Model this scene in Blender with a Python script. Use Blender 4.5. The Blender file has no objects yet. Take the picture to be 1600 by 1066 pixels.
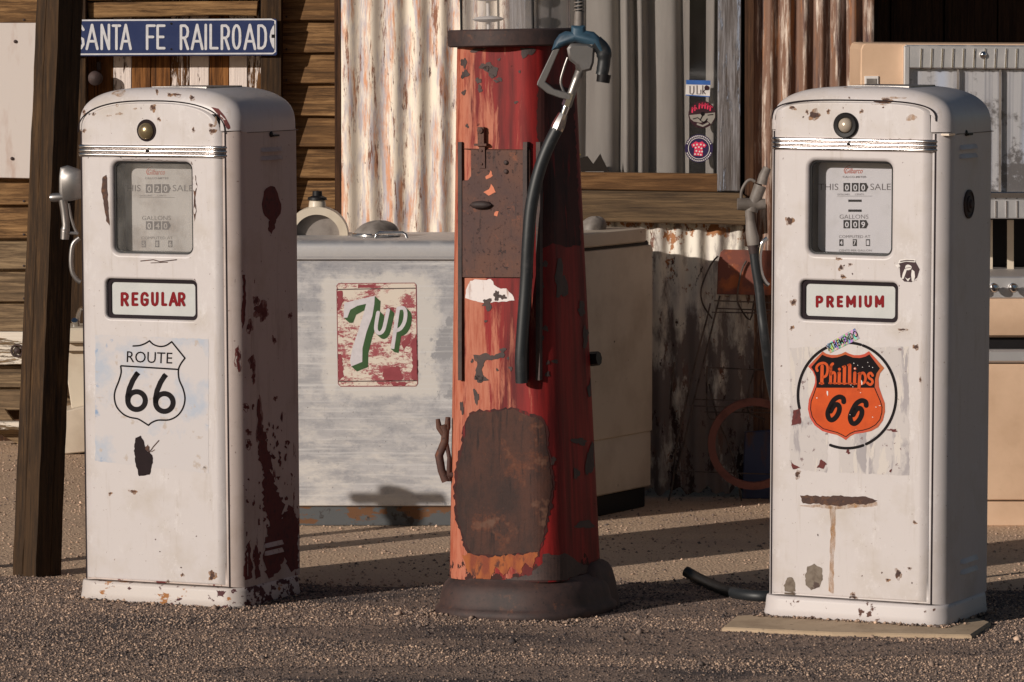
import bpy, bmesh, math, random
import numpy as np
from mathutils import Vector, Matrix, geometry
from mathutils.bvhtree import BVHTree
R = math.radians
random.seed(7)
scene = bpy.context.scene
COL = scene.collection

# ------------------------------------------------------------------ camera, sky, sun, exposure
F_PX, CAM_H, HORIZON = 6960.0, 1.65, -7.0
PITCH = math.atan((533.0 - HORIZON) / F_PX)
cam_data = bpy.data.cameras.new('camera')
cam_data.sensor_width = 36.0
cam_data.lens = 36.0 * F_PX / 1600.0
cam_data.clip_end = 2000.0
cam = bpy.data.objects.new('camera', cam_data)
COL.objects.link(cam)
cam.location = (0, 0, CAM_H)
cam.rotation_euler = (R(90) - PITCH, 0, 0)
scene.camera = cam

SUN_AZ, SUN_EL = R(49), R(17)        # to the left of the line of sight, behind the camera
world = bpy.data.worlds.new('World'); scene.world = world; world.use_nodes = True
wn = world.node_tree
sky = wn.nodes.new('ShaderNodeTexSky'); sky.sky_type = 'NISHITA'; sky.sun_disc = False
sky.sun_elevation = SUN_EL; sky.sun_rotation = R(180) + SUN_AZ
wn.nodes['Background'].inputs['Strength'].default_value = 0.040
wn.links.new(sky.outputs['Color'], wn.nodes['Background'].inputs['Color'])
sun_data = bpy.data.lights.new('sun', 'SUN'); sun_data.energy = 3.95; sun_data.angle = R(0.55)
sun_data.color = (1.0, 0.915, 0.825)
sun = bpy.data.objects.new('sun', sun_data); COL.objects.link(sun)
TO_SUN = Vector((-math.sin(SUN_AZ) * math.cos(SUN_EL), -math.cos(SUN_AZ) * math.cos(SUN_EL), math.sin(SUN_EL)))
sun.rotation_euler = TO_SUN.to_track_quat('Z', 'Y').to_euler()
sun.location = TO_SUN * 30
vs = scene.view_settings
vs.view_transform = 'Standard'; vs.look = 'None'; vs.exposure = 0.0; vs.gamma = 1.0; vs.use_curve_mapping = False
scene.cycles.use_denoising = True
scene.cycles.max_bounces = 8

# ------------------------------------------------------------------ pixel helpers (a pixel gives a direction, the touched surface gives the distance)
EYE = Vector((0, 0, CAM_H))
CROT = Matrix.Rotation(R(90) - PITCH, 3, 'X')
def ray(px, py):
    return (CROT @ Vector(((px - 800) / F_PX, (533 - py) / F_PX, -1))).normalized()
def at(px, py, Y):
    d = ray(px, py); return EYE + d * (Y / d.y)
def ground_at(px, py, z=0.0):
    d = ray(px, py); return EYE + d * ((z - CAM_H) / d.z)
def scale_at(Y): return F_PX / Y

# ------------------------------------------------------------------ object helpers
def link(name, mesh, parent=None, mat=None):
    o = bpy.data.objects.new(name, mesh); COL.objects.link(o)
    if parent is not None: o.parent = parent
    if mat is not None and len(mesh.materials) == 0: mesh.materials.append(mat)
    return o
def tag(o, label=None, cat=None, group=None, kind=None):
    if label: o['label'] = label
    if cat: o['category'] = cat
    if group: o['group'] = group
    if kind: o['kind'] = kind
    return o
def thing(name, label, cat, loc=(0, 0, 0), rot=(0, 0, 0), group=None):
    o = bpy.data.objects.new(name, None); COL.objects.link(o)
    o.location = loc; o.rotation_euler = rot; o.empty_display_size = 0.1
    return tag(o, label, cat, group)

class MB:
    """collects vertices and faces and links them as one mesh object"""
    def __init__(s): s.v = []; s.f = []
    def add(s, vs_, fs):
        b = len(s.v); s.v += [tuple(v) for v in vs_]; s.f += [tuple(i + b for i in f) for f in fs]; return s
    def box(s, c, size, rot=None):
        hx, hy, hz = size[0] / 2, size[1] / 2, size[2] / 2
        vs_ = [Vector((x, y, z)) for x in (-hx, hx) for y in (-hy, hy) for z in (-hz, hz)]
        if rot is not None: vs_ = [rot @ v for v in vs_]
        c = Vector(c)
        return s.add([v + c for v in vs_], [(0, 1, 3, 2), (4, 6, 7, 5), (0, 4, 5, 1), (2, 3, 7, 6), (0, 2, 6, 4), (1, 5, 7, 3)])
    def loft(s, rings, cap0=True, cap1=True, close=True):
        n = len(rings[0]); vs_ = [v for r in rings for v in r]; fs = []
        for i in range(len(rings) - 1):
            for j in range(n if close else n - 1):
                k = (j + 1) % n
                fs.append((i * n + j, i * n + k, (i + 1) * n + k, (i + 1) * n + j))
        if cap0: fs.append(tuple(reversed(range(n))))
        if cap1: fs.append(tuple((len(rings) - 1) * n + j for j in range(n)))
        return s.add(vs_, fs)
    def tube(s, pts, rad, seg=10, caps=True, twist=0.0):
        pts = [Vector(p) for p in pts]
        if not hasattr(rad, '__len__'): rad = [rad] * len(pts)
        rings = []; up = None
        for i, p in enumerate(pts):
            t = (pts[min(i + 1, len(pts) - 1)] - pts[max(i - 1, 0)]).normalized()
            if up is None:
                a = Vector((0, 0, 1)) if abs(t.z) < 0.9 else Vector((1, 0, 0))
                up = (a - t * a.dot(t)).normalized()
            else:
                up = (up - t * up.dot(t)).normalized()
            w = t.cross(up)
            rings.append([p + (up * math.cos(q) + w * math.sin(q)) * rad[i] for q in [2 * math.pi * k / seg + twist for k in range(seg)]])
        return s.loft(rings, caps, caps)
    def lathe(s, prof, c=(0, 0, 0), seg=24, axis='Z', arc=2 * math.pi, rot=None):
        rings = []
        c = Vector(c)
        for r, h in prof:
            ring = []
            for k in range(seg):
                a = arc * k / seg
                v = Vector((r * math.cos(a), r * math.sin(a), h))
                if axis == 'Y': v = Vector((v.x, -v.z, v.y))
                if axis == 'X': v = Vector((v.z, v.x, v.y))
                if rot is not None: v = rot @ v
                ring.append(v + c)
            rings.append(ring)
        return s.loft(rings, prof[0][0] > 1e-6, prof[-1][0] > 1e-6)
    def mesh(s, name, smooth=None):
        me = bpy.data.meshes.new(name); me.from_pydata(s.v, [], s.f); me.validate()
        bm = bmesh.new(); bm.from_mesh(me); bmesh.ops.recalc_face_normals(bm, faces=bm.faces); bm.to_mesh(me); bm.free()
        if smooth is not None: shade(me, smooth)
        return me
    def build(s, name, mat, parent=None, smooth=None, loc=None):
        if loc is None and parent is None and s.v:
            # a thing of one mesh gets its origin at its base
            a = np.array(s.v); loc = Vector(((a[:, 0].min() + a[:, 0].max()) / 2, (a[:, 1].min() + a[:, 1].max()) / 2, a[:, 2].min()))
        if loc is not None:
            loc = Vector(loc); s.v = [tuple(Vector(v) - loc) for v in s.v]
        o = link(name, s.mesh(name, smooth), parent, mat)
        if loc is not None: o.location = loc
        return o
def shade(me, angle):
    me.polygons.foreach_set('use_smooth', [True] * len(me.polygons))
    me.set_sharp_from_angle(angle=R(angle))
def rounded_rect(w, h, r, n=6, cx=0.0, cy=0.0):
    pts = []
    for (sx, sy, a0) in ((1, 1, 0), (-1, 1, 90), (-1, -1, 180), (1, -1, 270)):
        for k in range(n + 1):
            a = R(a0 + 90 * k / n)
            pts.append((cx + sx * (w / 2 - r) + r * math.cos(a), cy + sy * (h / 2 - r) + r * math.sin(a)))
    return pts
def inset(poly, d):
    """miter offset of a counter-clockwise polygon, inwards for positive d"""
    n = len(poly); out = []
    for i in range(n):
        p0, p1, p2 = Vector(poly[i - 1]), Vector(poly[i]), Vector(poly[(i + 1) % n])
        e0, e1 = (p1 - p0), (p2 - p1)
        if e0.length < 1e-9 or e1.length < 1e-9: out.append(tuple(p1)); continue
        e0.normalize(); e1.normalize()
        n0, n1 = Vector((-e0.y, e0.x)), Vector((-e1.y, e1.x))
        m = (n0 + n1)
        if m.length < 1e-6: m = n0
        m.normalize(); c = max(0.4, m.dot(n0))
        out.append(tuple(p1 + m * (d / c)))
    return out
def ccw(poly):
    a = sum(poly[i - 1][0] * poly[i][1] - poly[i][0] * poly[i - 1][1] for i in range(len(poly)))
    return list(poly) if a > 0 else list(reversed(poly))
def smooth_path(pts, n=6, closed=False):
    """Catmull-Rom through the points"""
    P = [Vector(p) for p in pts]; out = []; m = len(P)
    for i in range(m if closed else m - 1):
        if closed: a, b, c, d = P[i - 1], P[i], P[(i + 1) % m], P[(i + 2) % m]
        else: a, b, c, d = P[max(i - 1, 0)], P[i], P[i + 1], P[min(i + 2, m - 1)]
        for k in range(n):
            t = k / n
            out.append(0.5 * ((2 * b) + (c - a) * t + (2 * a - 5 * b + 4 * c - d) * t * t + (3 * b - a - 3 * c + d) * t ** 3))
    if not closed: out.append(P[-1])
    return out
def baked(o, mods):
    """apply modifiers to o through the depsgraph and return the mesh"""
    bpy.context.view_layer.update()
    dg = bpy.context.evaluated_depsgraph_get()
    me = bpy.data.meshes.new_from_object(o.evaluated_get(dg))
    return me
def drop(o):
    me = o.data; bpy.data.objects.remove(o)
    if me and me.users == 0: bpy.data.meshes.remove(me)

# ------------------------------------------------------------------ decals: flat print and wear laid on a surface
def bvh_of(o):
    bpy.context.view_layer.update()
    M = o.matrix_world
    return BVHTree.FromPolygons([M @ v.co for v in o.data.vertices], [tuple(p.vertices) for p in o.data.polygons])
class Plane:
    def __init__(s, p, n): s.p = Vector(p); s.n = Vector(n).normalized()
    def ray_cast(s, o, d):
        t = (s.p - o).dot(s.n) / d.dot(s.n); return o + d * t, s.n, 0, t
def merged_bvh(objs):
    bpy.context.view_layer.update(); V = []; Fc = []
    for o in objs:
        b = len(V); M = o.matrix_world
        V += [M @ v.co for v in o.data.vertices]; Fc += [tuple(i + b for i in p.vertices) for p in o.data.polygons]
    return BVHTree.FromPolygons(V, Fc)
class Decal:
    """thin print or wear on a surface: shapes are given in photo pixels and cast on to the surface"""
    def __init__(s, surf, off=0.0006): s.s = surf; s.off = off; s.m = MB()
    def hit(s, p, off=None):
        d = ray(p[0], p[1]); h = s.s.ray_cast(EYE, d)
        if h[0] is None: return None
        n = h[1] if h[1].dot(d) < 0 else -h[1]
        return h[0] + n * (s.off if off is None else off)
    def mesh2d(s, pts, faces, off=None):
        w = [s.hit(p, off) for p in pts]
        ix = {}; vs_ = []
        for i, v in enumerate(w):
            if v is not None: ix[i] = len(vs_); vs_.append(v)
        s.m.add(vs_, [tuple(ix[i] for i in f) for f in faces if all(i in ix for i in f)])
        return s
    def poly(s, pts, grid=None, off=None):
        pts = [Vector((p[0], p[1])) for p in ccw(pts)]
        n = len(pts); co = list(pts)
        if grid:
            xs = [p.x for p in pts]; ys = [p.y for p in pts]
            x = min(xs) + grid * 0.5
            while x < max(xs):
                y = min(ys) + grid * 0.5
                while y < max(ys):
                    ins = False; j = n - 1
                    for i in range(n):
                        a, b = pts[i], pts[j]
                        if (a.y > y) != (b.y > y) and x < (b.x - a.x) * (y - a.y) / (b.y - a.y) + a.x: ins = not ins
                        j = i
                    if ins: co.append(Vector((x, y)))
                    y += grid
                x += grid
        r = geometry.delaunay_2d_cdt(co, [(i, (i + 1) % n) for i in range(n)], [list(range(n))], 1, 1e-4)
        return s.mesh2d([(v.x, v.y) for v in r[0]], r[2], off)
    def stroke(s, pts, w, off=None, cap=True, smooth=0):
        if smooth: pts = [tuple(v) for v in smooth_path([(p[0], p[1], 0) for p in pts], smooth)]
        P = [Vector((p[0], p[1])) for p in pts]; n = len(P)
        W = w if hasattr(w, '__len__') else [w] * n
        v = []; f = []
        for i, p in enumerate(P):
            t = (P[min(i + 1, n - 1)] - P[max(i - 1, 0)])
            t = t.normalized() if t.length > 1e-9 else Vector((1, 0))
            nn = Vector((-t.y, t.x)) * W[i] / 2
            v += [tuple(p + nn), tuple(p - nn)]
            if i: f.append((2 * i - 2, 2 * i - 1, 2 * i + 1, 2 * i))
        s.mesh2d(v, f, off)
        if cap:
            for (p, q, wd) in ((P[0], P[1], W[0]), (P[-1], P[-2], W[-1])):
                a0 = math.atan2(p.y - q.y, p.x - q.x)
                ring = [(p.x + math.cos(a0 + R(a)) * wd / 2, p.y + math.sin(a0 + R(a)) * wd / 2) for a in range(-90, 91, 30)]
                s.mesh2d([(p.x, p.y)] + ring, [(0, k, k + 1) for k in range(1, len(ring))], off)
        return s
    def segs(s, pts, w, off=None):
        """polyline of sharp corners: each leg its own strip, lifted a hair so that none are coplanar"""
        off = s.off if off is None else off
        for i in range(len(pts) - 1): s.stroke([pts[i], pts[i + 1]], w, off + 0.00004 * i)
        return s
    def blob(s, cx, cy, rx, ry, jag=0.25, seg=18, grid=None, seed=None, off=None):
        rn = random.Random(seed if seed is not None else (cx * 31 + cy))
        ph = [rn.uniform(0, 6.28) for _ in range(5)]; pts = []
        for k in range(seg):
            a = 2 * math.pi * k / seg
            m = 1 + jag * (0.45 * math.sin(2 * a + ph[0]) + 0.35 * math.sin(3 * a + ph[1]) + 0.3 * math.sin(5 * a + ph[2]) + 0.35 * rn.uniform(-1, 1))
            pts.append((cx + rx * m * math.cos(a), cy + ry * m * math.sin(a)))
        return s.poly(pts, grid, off)
    def rough(s, pts, jag=1.5, step=4, grid=None, seed=1, off=None):
        rn = random.Random(seed); out = []; n = len(pts)
        for i in range(n):
            a, b = Vector(pts[i][:2]), Vector(pts[(i + 1) % n][:2]); L = (b - a).length; k = max(1, int(L / step))
            for j in range(k):
                p = a + (b - a) * (j / k); out.append((p.x + rn.uniform(-jag, jag), p.y + rn.uniform(-jag, jag)))
        return s.poly(out, grid, off)
    def text(s, body, p0, p1, height, bold=0.0, shear=0.0, center=False, off=None):
        """text whose baseline runs from pixel p0 to p1 (stretched to fit), capital height in pixels"""
        v, f = text_mesh(body, bold, shear)
        xs = [a for a, b in v]; w = max(xs) - min(xs); x0 = min(xs)
        ux = ((p1[0] - p0[0]) / w, (p1[1] - p0[1]) / w); k = height / CAP
        ang = 0.0
        L = math.hypot(*ux); px_ = (ux[0] / L, ux[1] / L)
        pts = [(p0[0] + (a - x0) * ux[0] + b * k * px_[1] * 1.0, p0[1] + (a - x0) * ux[1] - b * k * px_[0]) for a, b in v]
        return s.mesh2d(pts, f, off)
    def build(s, name, mat, parent):
        """parent must be un-rotated space aware: vertices go into the parent's local space"""
        bpy.context.view_layer.update()
        inv = parent.matrix_world.inverted() if parent is not None else Matrix()
        s.m.v = [tuple(inv @ Vector(v)) for v in s.m.v]
        if not s.m.f: return None
        me = bpy.data.meshes.new(name); me.from_pydata(s.m.v, [], s.m.f); me.validate()
        o = link(name, me, parent, mat)
        if name in ('lettering', 'numerals', 'dial_lettering', 'grade_lettering', 'paint_halo', 'counter_window', 'paint_chip', 'paint_loss', 'old_paint', 'rust_stain', 'scratches', 'emblem_paint', 'sticker_print', 'torn_paper', 'rust_patch', 'counter_digits'): o['kind'] = 'stuff'
        return o
_tm = {}
CAP = 0.73
def text_mesh(body, bold=0.0, shear=0.0):
    key = (body, bold, shear)
    if key not in _tm:
        cu = bpy.data.curves.new('lettering', 'FONT'); cu.body = body; cu.offset = bold; cu.shear = shear; cu.resolution_u = 3
        o = bpy.data.objects.new('lettering', cu); COL.objects.link(o)
        me = baked(o, None)
        _tm[key] = ([(v.co.x, v.co.y) for v in me.vertices], [tuple(p.vertices) for p in me.polygons])
        bpy.data.objects.remove(o); bpy.data.curves.remove(cu); bpy.data.meshes.remove(me)
    return _tm[key]

# ------------------------------------------------------------------ materials
def lin(r, g, b):
    f = lambda c: (c / 255 / 12.92) if c / 255 <= 0.04045 else ((c / 255 + 0.055) / 1.055) ** 2.4
    return (f(r), f(g), f(b), 1.0)
class NT:
    def __init__(s, name):
        s.mat = bpy.data.materials.new(name); s.mat.use_nodes = True
        s.t = s.mat.node_tree; s.bsdf = s.t.nodes['Principled BSDF']; s.out = s.t.nodes['Material Output']
        s._co = {}
    def n(s, kind, **kw):
        nd = s.t.nodes.new(kind)
        for k, v in kw.items(): setattr(nd, k, v)
        return nd
    def l(s, a, b): s.t.links.new(a, b)
    def coord(s, stretch=(1, 1, 1), rnd=0.0):
        key = (tuple(stretch), rnd)
        if key not in s._co:
            tc = s.n('ShaderNodeTexCoord'); mp = s.n('ShaderNodeMapping'); mp.inputs['Scale'].default_value = stretch
            s.l(tc.outputs['Object'], mp.inputs['Vector'])
            if rnd:
                oi = s.n('ShaderNodeObjectInfo'); mu = s.n('ShaderNodeMath', operation='MULTIPLY'); mu.inputs[1].default_value = rnd
                s.l(oi.outputs['Random'], mu.inputs[0]); s.l(mu.outputs[0], mp.inputs['Location'])
            s._co[key] = mp.outputs['Vector']
        return s._co[key]
    def noise(s, scale, stretch=(1, 1, 1), detail=5, rough=0.6, dist=0.0, rnd=0.0):
        nz = s.n('ShaderNodeTexNoise'); nz.inputs['Scale'].default_value = scale; nz.inputs['Detail'].default_value = detail
        nz.inputs['Roughness'].default_value = rough; nz.inputs['Distortion'].default_value = dist
        s.l(s.coord(stretch, rnd), nz.inputs['Vector']); return nz.outputs['Fac']
    def ramp(s, fac, lo, hi, a=0.0, b=1.0):
        m = s.n('ShaderNodeMapRange'); m.inputs['From Min'].default_value = lo; m.inputs['From Max'].default_value = hi
        m.inputs['To Min'].default_value = a; m.inputs['To Max'].default_value = b; m.clamp = True
        s.l(fac, m.inputs['Value']); return m.outputs['Result']
    def math(s, op, a, b):
        m = s.n('ShaderNodeMath', operation=op)
        for i, x in enumerate((a, b)):
            if isinstance(x, (int, float)): m.inputs[i].default_value = x
            else: s.l(x, m.inputs[i])
        return m.outputs[0]
    def axis(s, ax):
        sp = s.n('ShaderNodeSeparateXYZ'); s.l(s.coord(), sp.inputs[0]); return sp.outputs['XYZ'.index(ax)]
    def mix(s, fac, a, b):
        m = s.n('ShaderNodeMix', data_type='RGBA')
        if isinstance(fac, (int, float)): m.inputs[0].default_value = fac
        else: s.l(fac, m.inputs[0])
        for i, x in ((6, a), (7, b)):
            if isinstance(x, tuple): m.inputs[i].default_value = x
            else: s.l(x, m.inputs[i])
        return m.outputs[2]
    def mixf(s, fac, a, b):
        m = s.n('ShaderNodeMix', data_type='FLOAT')
        s.l(fac, m.inputs[0])
        for i, x in ((2, a), (3, b)):
            if isinstance(x, (int, float)): m.inputs[i].default_value = x
            else: s.l(x, m.inputs[i])
        return m.outputs[0]
    def set(s, inp, v):
        if isinstance(v, (int, float, tuple)): s.bsdf.inputs[inp].default_value = v
        else: s.l(v, s.bsdf.inputs[inp])
    def bump(s, fac, strength, dist=0.002):
        b = s.n('ShaderNodeBump'); b.inputs['Strength'].default_value = strength; b.inputs['Distance'].default_value = dist
        s.l(fac, b.inputs['Height'])
        s.l(b.outputs['Normal'], s.bsdf.inputs['Normal'])
def weather(name, base, layers=(), rough=0.5, metal=0.0, vary=None, bump=None, spec=None):
    """layers: dicts with color, scale, stretch, lo, hi and optional axis bias (axis, from, to, gain)"""
    m = NT(name); col = base; ro = rough; me = metal; hgt = None
    if vary: col = m.mix(m.ramp(m.noise(vary[1], vary[3] if len(vary) > 3 else (1, 1, 1)), 0.3, 0.7), col, vary[0])
    for L in layers:
        f = m.noise(L.get('scale', 10), L.get('stretch', (1, 1, 1)), L.get('detail', 6), L.get('nr', 0.6), L.get('dist', 0.0))
        for (ax, a, b, g) in L.get('bias', ()):
            f = m.math('ADD', f, m.ramp(m.axis(ax), a, b, 0.0, g))
        k = m.ramp(f, L['lo'], L['hi'])
        col = m.mix(k, col, L['color'])
        if 'rough' in L: ro = m.mixf(k, ro, L['rough'])
        if 'metal' in L or metal: me = m.mixf(k, me, L.get('metal', 0.0))
        if L.get('depth'): hgt = k if hgt is None else m.math('MAXIMUM', hgt, k)
    m.set('Base Color', col); m.set('Roughness', ro); m.set('Metallic', me)
    if spec is not None: m.set('Specular IOR Level', spec)
    if bump:
        h = m.noise(bump[0], bump[3] if len(bump) > 3 else (1, 1, 1), 4)
        if hgt is not None: h = m.math('SUBTRACT', h, hgt)
        m.bump(h, bump[1], bump[2])
    return m.mat
def plain(name, col, rough=0.6, metal=0.0, spec=0.2):
    m = NT(name); nz = m.ramp(m.noise(45, detail=4), 0.3, 0.75)
    m.set('Base Color', m.mix(nz, col, tuple(c * 0.8 for c in col[:3]) + (1,)))
    m.set('Roughness', rough); m.set('Metallic', metal)
    if spec is not None: m.set('Specular IOR Level', spec)
    return m.mat
def wood(name, dark, mid, light, grain='X', rough=0.85, paint=None, paint_lo=0.5, fine=1.0):
    m = NT(name)
    st = {'X': (2.4, 40, 40), 'Z': (40, 40, 2.4)}[grain]; st2 = {'X': (2.2, 150, 150), 'Z': (150, 150, 2.2)}[grain]
    a = m.noise(1.7 * fine, st, 9, 0.78, 0.25, 37.0); b = m.noise(1.0, st2, 3, 0.6, 0.2, 37.0); c = m.noise(2.2, (1, 1, 1), 3, 0.5, 0, 11.0)
    col = m.mix(m.ramp(a, 0.34, 0.56), dark, mid)
    col = m.mix(m.ramp(m.math('MULTIPLY', a, m.math('ADD', c, 0.5)), 0.47, 0.72), col, light)
    col = m.mix(m.ramp(b, 0.55, 0.68, 0, 0.6), col, tuple(x * 0.45 for x in dark[:3]) + (1,))
    h = m.math('ADD', a, m.math('MULTIPLY', b, 0.8))
    oi = m.n('ShaderNodeObjectInfo')
    col = m.mix(m.ramp(oi.outputs['Random'], 0.0, 1.0, 0.0, 0.55), col, m.mix(0.5, col, tuple(x * 0.55 for x in mid[:3]) + (1,)))
    kn = m.n('ShaderNodeTexVoronoi'); kn.inputs['Scale'].default_value = 2.3; m.l(m.coord({'X': (0.55, 1, 1.6), 'Z': (1.6, 1, 0.55)}[grain], 23.0), kn.inputs['Vector'])
    col = m.mix(m.ramp(kn.outputs['Distance'], 0.10, 0.03, 0, 0.8), col, tuple(x * 0.4 for x in dark[:3]) + (1,))
    if paint:
        f = m.noise(5.0, {'X': (0.6, 5, 5), 'Z': (5, 5, 0.6)}[grain], 8, 0.75, 0.3, 19.0)
        k = m.ramp(f, paint_lo, paint_lo + 0.03); col = m.mix(k, col, paint); h = m.math('ADD', h, k)
    m.set('Base Color', col); m.set('Roughness', rough); m.set('Specular IOR Level', 0.25); m.bump(h, 0.9, 0.003)
    return m.mat
RUST = lin(92, 52, 38); RUST_D = lin(58, 36, 32); RUST_O = lin(176, 98, 44)
M = {}
CREAM = lin(188, 181, 180)
M['pump_white'] = weather('pump_white', CREAM, [
    dict(color=lin(178, 169, 163), scale=7, lo=0.52, hi=0.72),
    dict(color=lin(140, 112, 86), scale=26, stretch=(1, 1, 0.25), lo=0.73, hi=0.80),
    dict(color=lin(166, 155, 147), scale=9, stretch=(3, 3, 0.25), detail=8, nr=0.75, lo=0.56, hi=0.78),
    dict(color=lin(198, 192, 191), scale=14, stretch=(1, 1, 0.6), detail=9, nr=0.8, lo=0.56, hi=0.66, rough=0.6),
    dict(color=lin(132, 116, 106), scale=120, detail=4, lo=0.69, hi=0.73, rough=0.7),
    dict(color=lin(84, 52, 46), scale=75, lo=0.725, hi=0.74, rough=0.8, depth=1)], rough=0.40, bump=(3.5, 0.35, 0.006), spec=0.4)
M['pump_white_worn'] = weather('pump_white_worn', lin(182, 168, 162), [
    dict(color=lin(166, 150, 140), scale=7, lo=0.5, hi=0.72),
    dict(color=lin(96, 34, 34), scale=16, stretch=(1.2, 1.2, 0.4), detail=9, nr=0.75, lo=0.76, hi=0.775, rough=0.75, depth=1,
         bias=(('Z', 0.62, 0.12, 0.18), ('Y', -0.08, 0.12, 0.06))),
    dict(color=lin(150, 132, 124), scale=9, stretch=(3, 3, 0.25), detail=8, nr=0.75, lo=0.54, hi=0.72),
    dict(color=lin(120, 98, 92), scale=110, detail=4, lo=0.68, hi=0.72, rough=0.7),
    dict(color=lin(86, 34, 34), scale=60, lo=0.70, hi=0.715, rough=0.8, depth=1)], rough=0.5, bump=(3.5, 0.35, 0.006), spec=0.4)
M['pump_base_worn'] = weather('pump_base_worn', lin(184, 175, 170), [
    dict(color=lin(150, 100, 56), scale=20, stretch=(1, 1, 2), lo=0.60, hi=0.63, rough=0.8, depth=1),
    dict(color=lin(74, 40, 42), scale=26, stretch=(1, 1, 1.4), lo=0.61, hi=0.63, rough=0.8, depth=1, bias=(('X', 0.2, 0.27, 0.10), ('Z', 0.02, 0.0, 0.06)))], rough=0.5, spec=0.4)
M['pump_base'] = weather('pump_base', CREAM, [
    dict(color=lin(120, 104, 96), scale=26, lo=0.69, hi=0.71, rough=0.8, depth=1),
    dict(color=lin(84, 56, 48), scale=30, lo=0.63, hi=0.66, rough=0.8, bias=(('Z', 0.02, 0.0, 0.06),))], rough=0.5, spec=0.4)
M['seam'] = plain('seam', lin(38, 30, 34), 0.8)
M['rubber'] = weather('rubber', lin(28, 31, 34), [dict(color=lin(58, 58, 60), scale=30, detail=8, nr=0.7, lo=0.55, hi=0.75)], rough=0.5, bump=(90, 0.1, 0.001))
M['chrome'] = weather('chrome', lin(205, 200, 198), [dict(color=lin(90, 82, 80), scale=60, lo=0.66, hi=0.74, rough=0.6, metal=0.4)], rough=0.22, metal=1.0)
M['bright_chrome'] = plain('bright_chrome', lin(215, 214, 214), 0.12, 1.0)
M['alu'] = weather('alu', lin(206, 203, 202), [dict(color=lin(180, 176, 174), scale=24, lo=0.5, hi=0.75, rough=0.55, metal=0.4)], rough=0.52, metal=0.9, bump=(50, 0.15, 0.001))
M['bare_steel'] = weather('bare_steel', lin(150, 146, 144), [dict(color=lin(90, 86, 84), scale=18, lo=0.5, hi=0.75, rough=0.6, metal=0.6)], rough=0.4, metal=0.9, bump=(40, 0.2, 0.001))
M['brass'] = weather('brass', lin(128, 112, 84), [dict(color=lin(70, 62, 50), scale=40, lo=0.55, hi=0.7)], rough=0.25, metal=0.5)
M['lens'] = weather('lens', lin(176, 162, 146), [dict(color=lin(84, 76, 66), scale=60, lo=0.58, hi=0.7)], rough=0.25, metal=0.2)
M['black'] = plain('black', lin(28, 26, 27), 0.5)
M['black_print'] = plain('black_print', lin(28, 24, 26), 0.7, 0.0, 0.1)
M['grey_print'] = plain('grey_print', lin(104, 98, 98), 0.6)
M['red_print'] = plain('red_print', lin(122, 22, 28), 0.6, 0, 0.1)
M['script_red'] = plain('script_red', lin(196, 92, 66), 0.6)
M['chip'] = weather('chip', lin(70, 50, 44), [dict(color=lin(104, 70, 48), scale=60, lo=0.5, hi=0.7), dict(color=lin(46, 34, 34), scale=110, lo=0.55, hi=0.7)], rough=0.85, bump=(120, 0.4, 0.001))
M['chip_red'] = weather('chip_red', lin(92, 36, 34), [dict(color=lin(60, 28, 30), scale=60, lo=0.5, hi=0.7)], rough=0.8, bump=(120, 0.3, 0.001))
M['chip_dark'] = plain('chip_dark', lin(36, 26, 28), 0.85)
def stain_mat(name, col, lo, hi, top):
    m = NT(name); m.set('Base Color', m.mix(m.ramp(m.noise(40, (1, 1, 0.3)), 0.4, 0.7), col, tuple(c * 0.7 for c in col[:3]) + (1,))); m.set('Roughness', 0.6); m.set('Specular IOR Level', 0.3)
    m.set('Alpha', m.ramp(m.noise(55, (1, 1, 0.35), 8, 0.75), lo, hi, 0.0, top)); return m.mat
M['stain'] = stain_mat('stain', lin(168, 122, 70), 0.34, 0.68, 0.75)
M['plate'] = weather('plate', lin(205, 202, 203), [dict(color=lin(192, 189, 188), scale=18, lo=0.5, hi=0.8)], rough=0.5)
M['plate_old'] = weather('plate_old', lin(196, 190, 182), [dict(color=lin(160, 150, 140), scale=14, lo=0.45, hi=0.7)], rough=0.6)
M['opal'] = weather('opal', lin(184, 185, 184), [dict(color=lin(170, 172, 170), scale=10, lo=0.4, hi=0.8)], rough=0.3)
M['poster_blue'] = weather('poster_blue', lin(186, 180, 180), [
    dict(color=lin(164, 170, 182), scale=9, lo=0.52, hi=0.66, bias=(('X', 0.0, -0.2, 0.07),)),
    dict(color=lin(110, 138, 172), scale=14, lo=0.68, hi=0.76, dist=0.6, bias=(('X', -0.06, -0.2, 0.10),)),
    dict(color=lin(172, 160, 152), scale=30, lo=0.62, hi=0.68)], rough=0.7)
M['poster_torn'] = weather('poster_torn', lin(182, 175, 173), [
    dict(color=lin(152, 146, 148), scale=16, stretch=(1, 1, 0.4), lo=0.53, hi=0.60, dist=0.5),
    dict(color=lin(192, 184, 178), scale=14, stretch=(3, 1, 0.5), lo=0.56, hi=0.58),
    dict(color=lin(126, 110, 110), scale=60, lo=0.64, hi=0.67)], rough=0.75, bump=(60, 0.3, 0.001))
M['paint_bare'] = weather('paint_bare', CREAM, [dict(color=lin(190, 176, 160), scale=7, lo=0.52, hi=0.72)], rough=0.5)
ORANGE = lin(206, 88, 36)
M['shield_orange'] = weather('shield_orange', lin(192, 78, 32), [dict(color=lin(174, 68, 30), scale=20, lo=0.45, hi=0.7), dict(color=lin(210, 180, 164), scale=90, lo=0.735, hi=0.745)], rough=0.65, spec=0.15)
M['shield_edge'] = weather('shield_edge', lin(180, 72, 56), [dict(color=lin(164, 96, 50), scale=8, lo=0.45, hi=0.65)], rough=0.65, spec=0.15)
M['shield_black'] = weather('shield_black', lin(24, 19, 21), [dict(color=lin(120, 96, 90), scale=110, lo=0.74, hi=0.75)], rough=0.7, spec=0.08)
M['confetti'] = None
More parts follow.
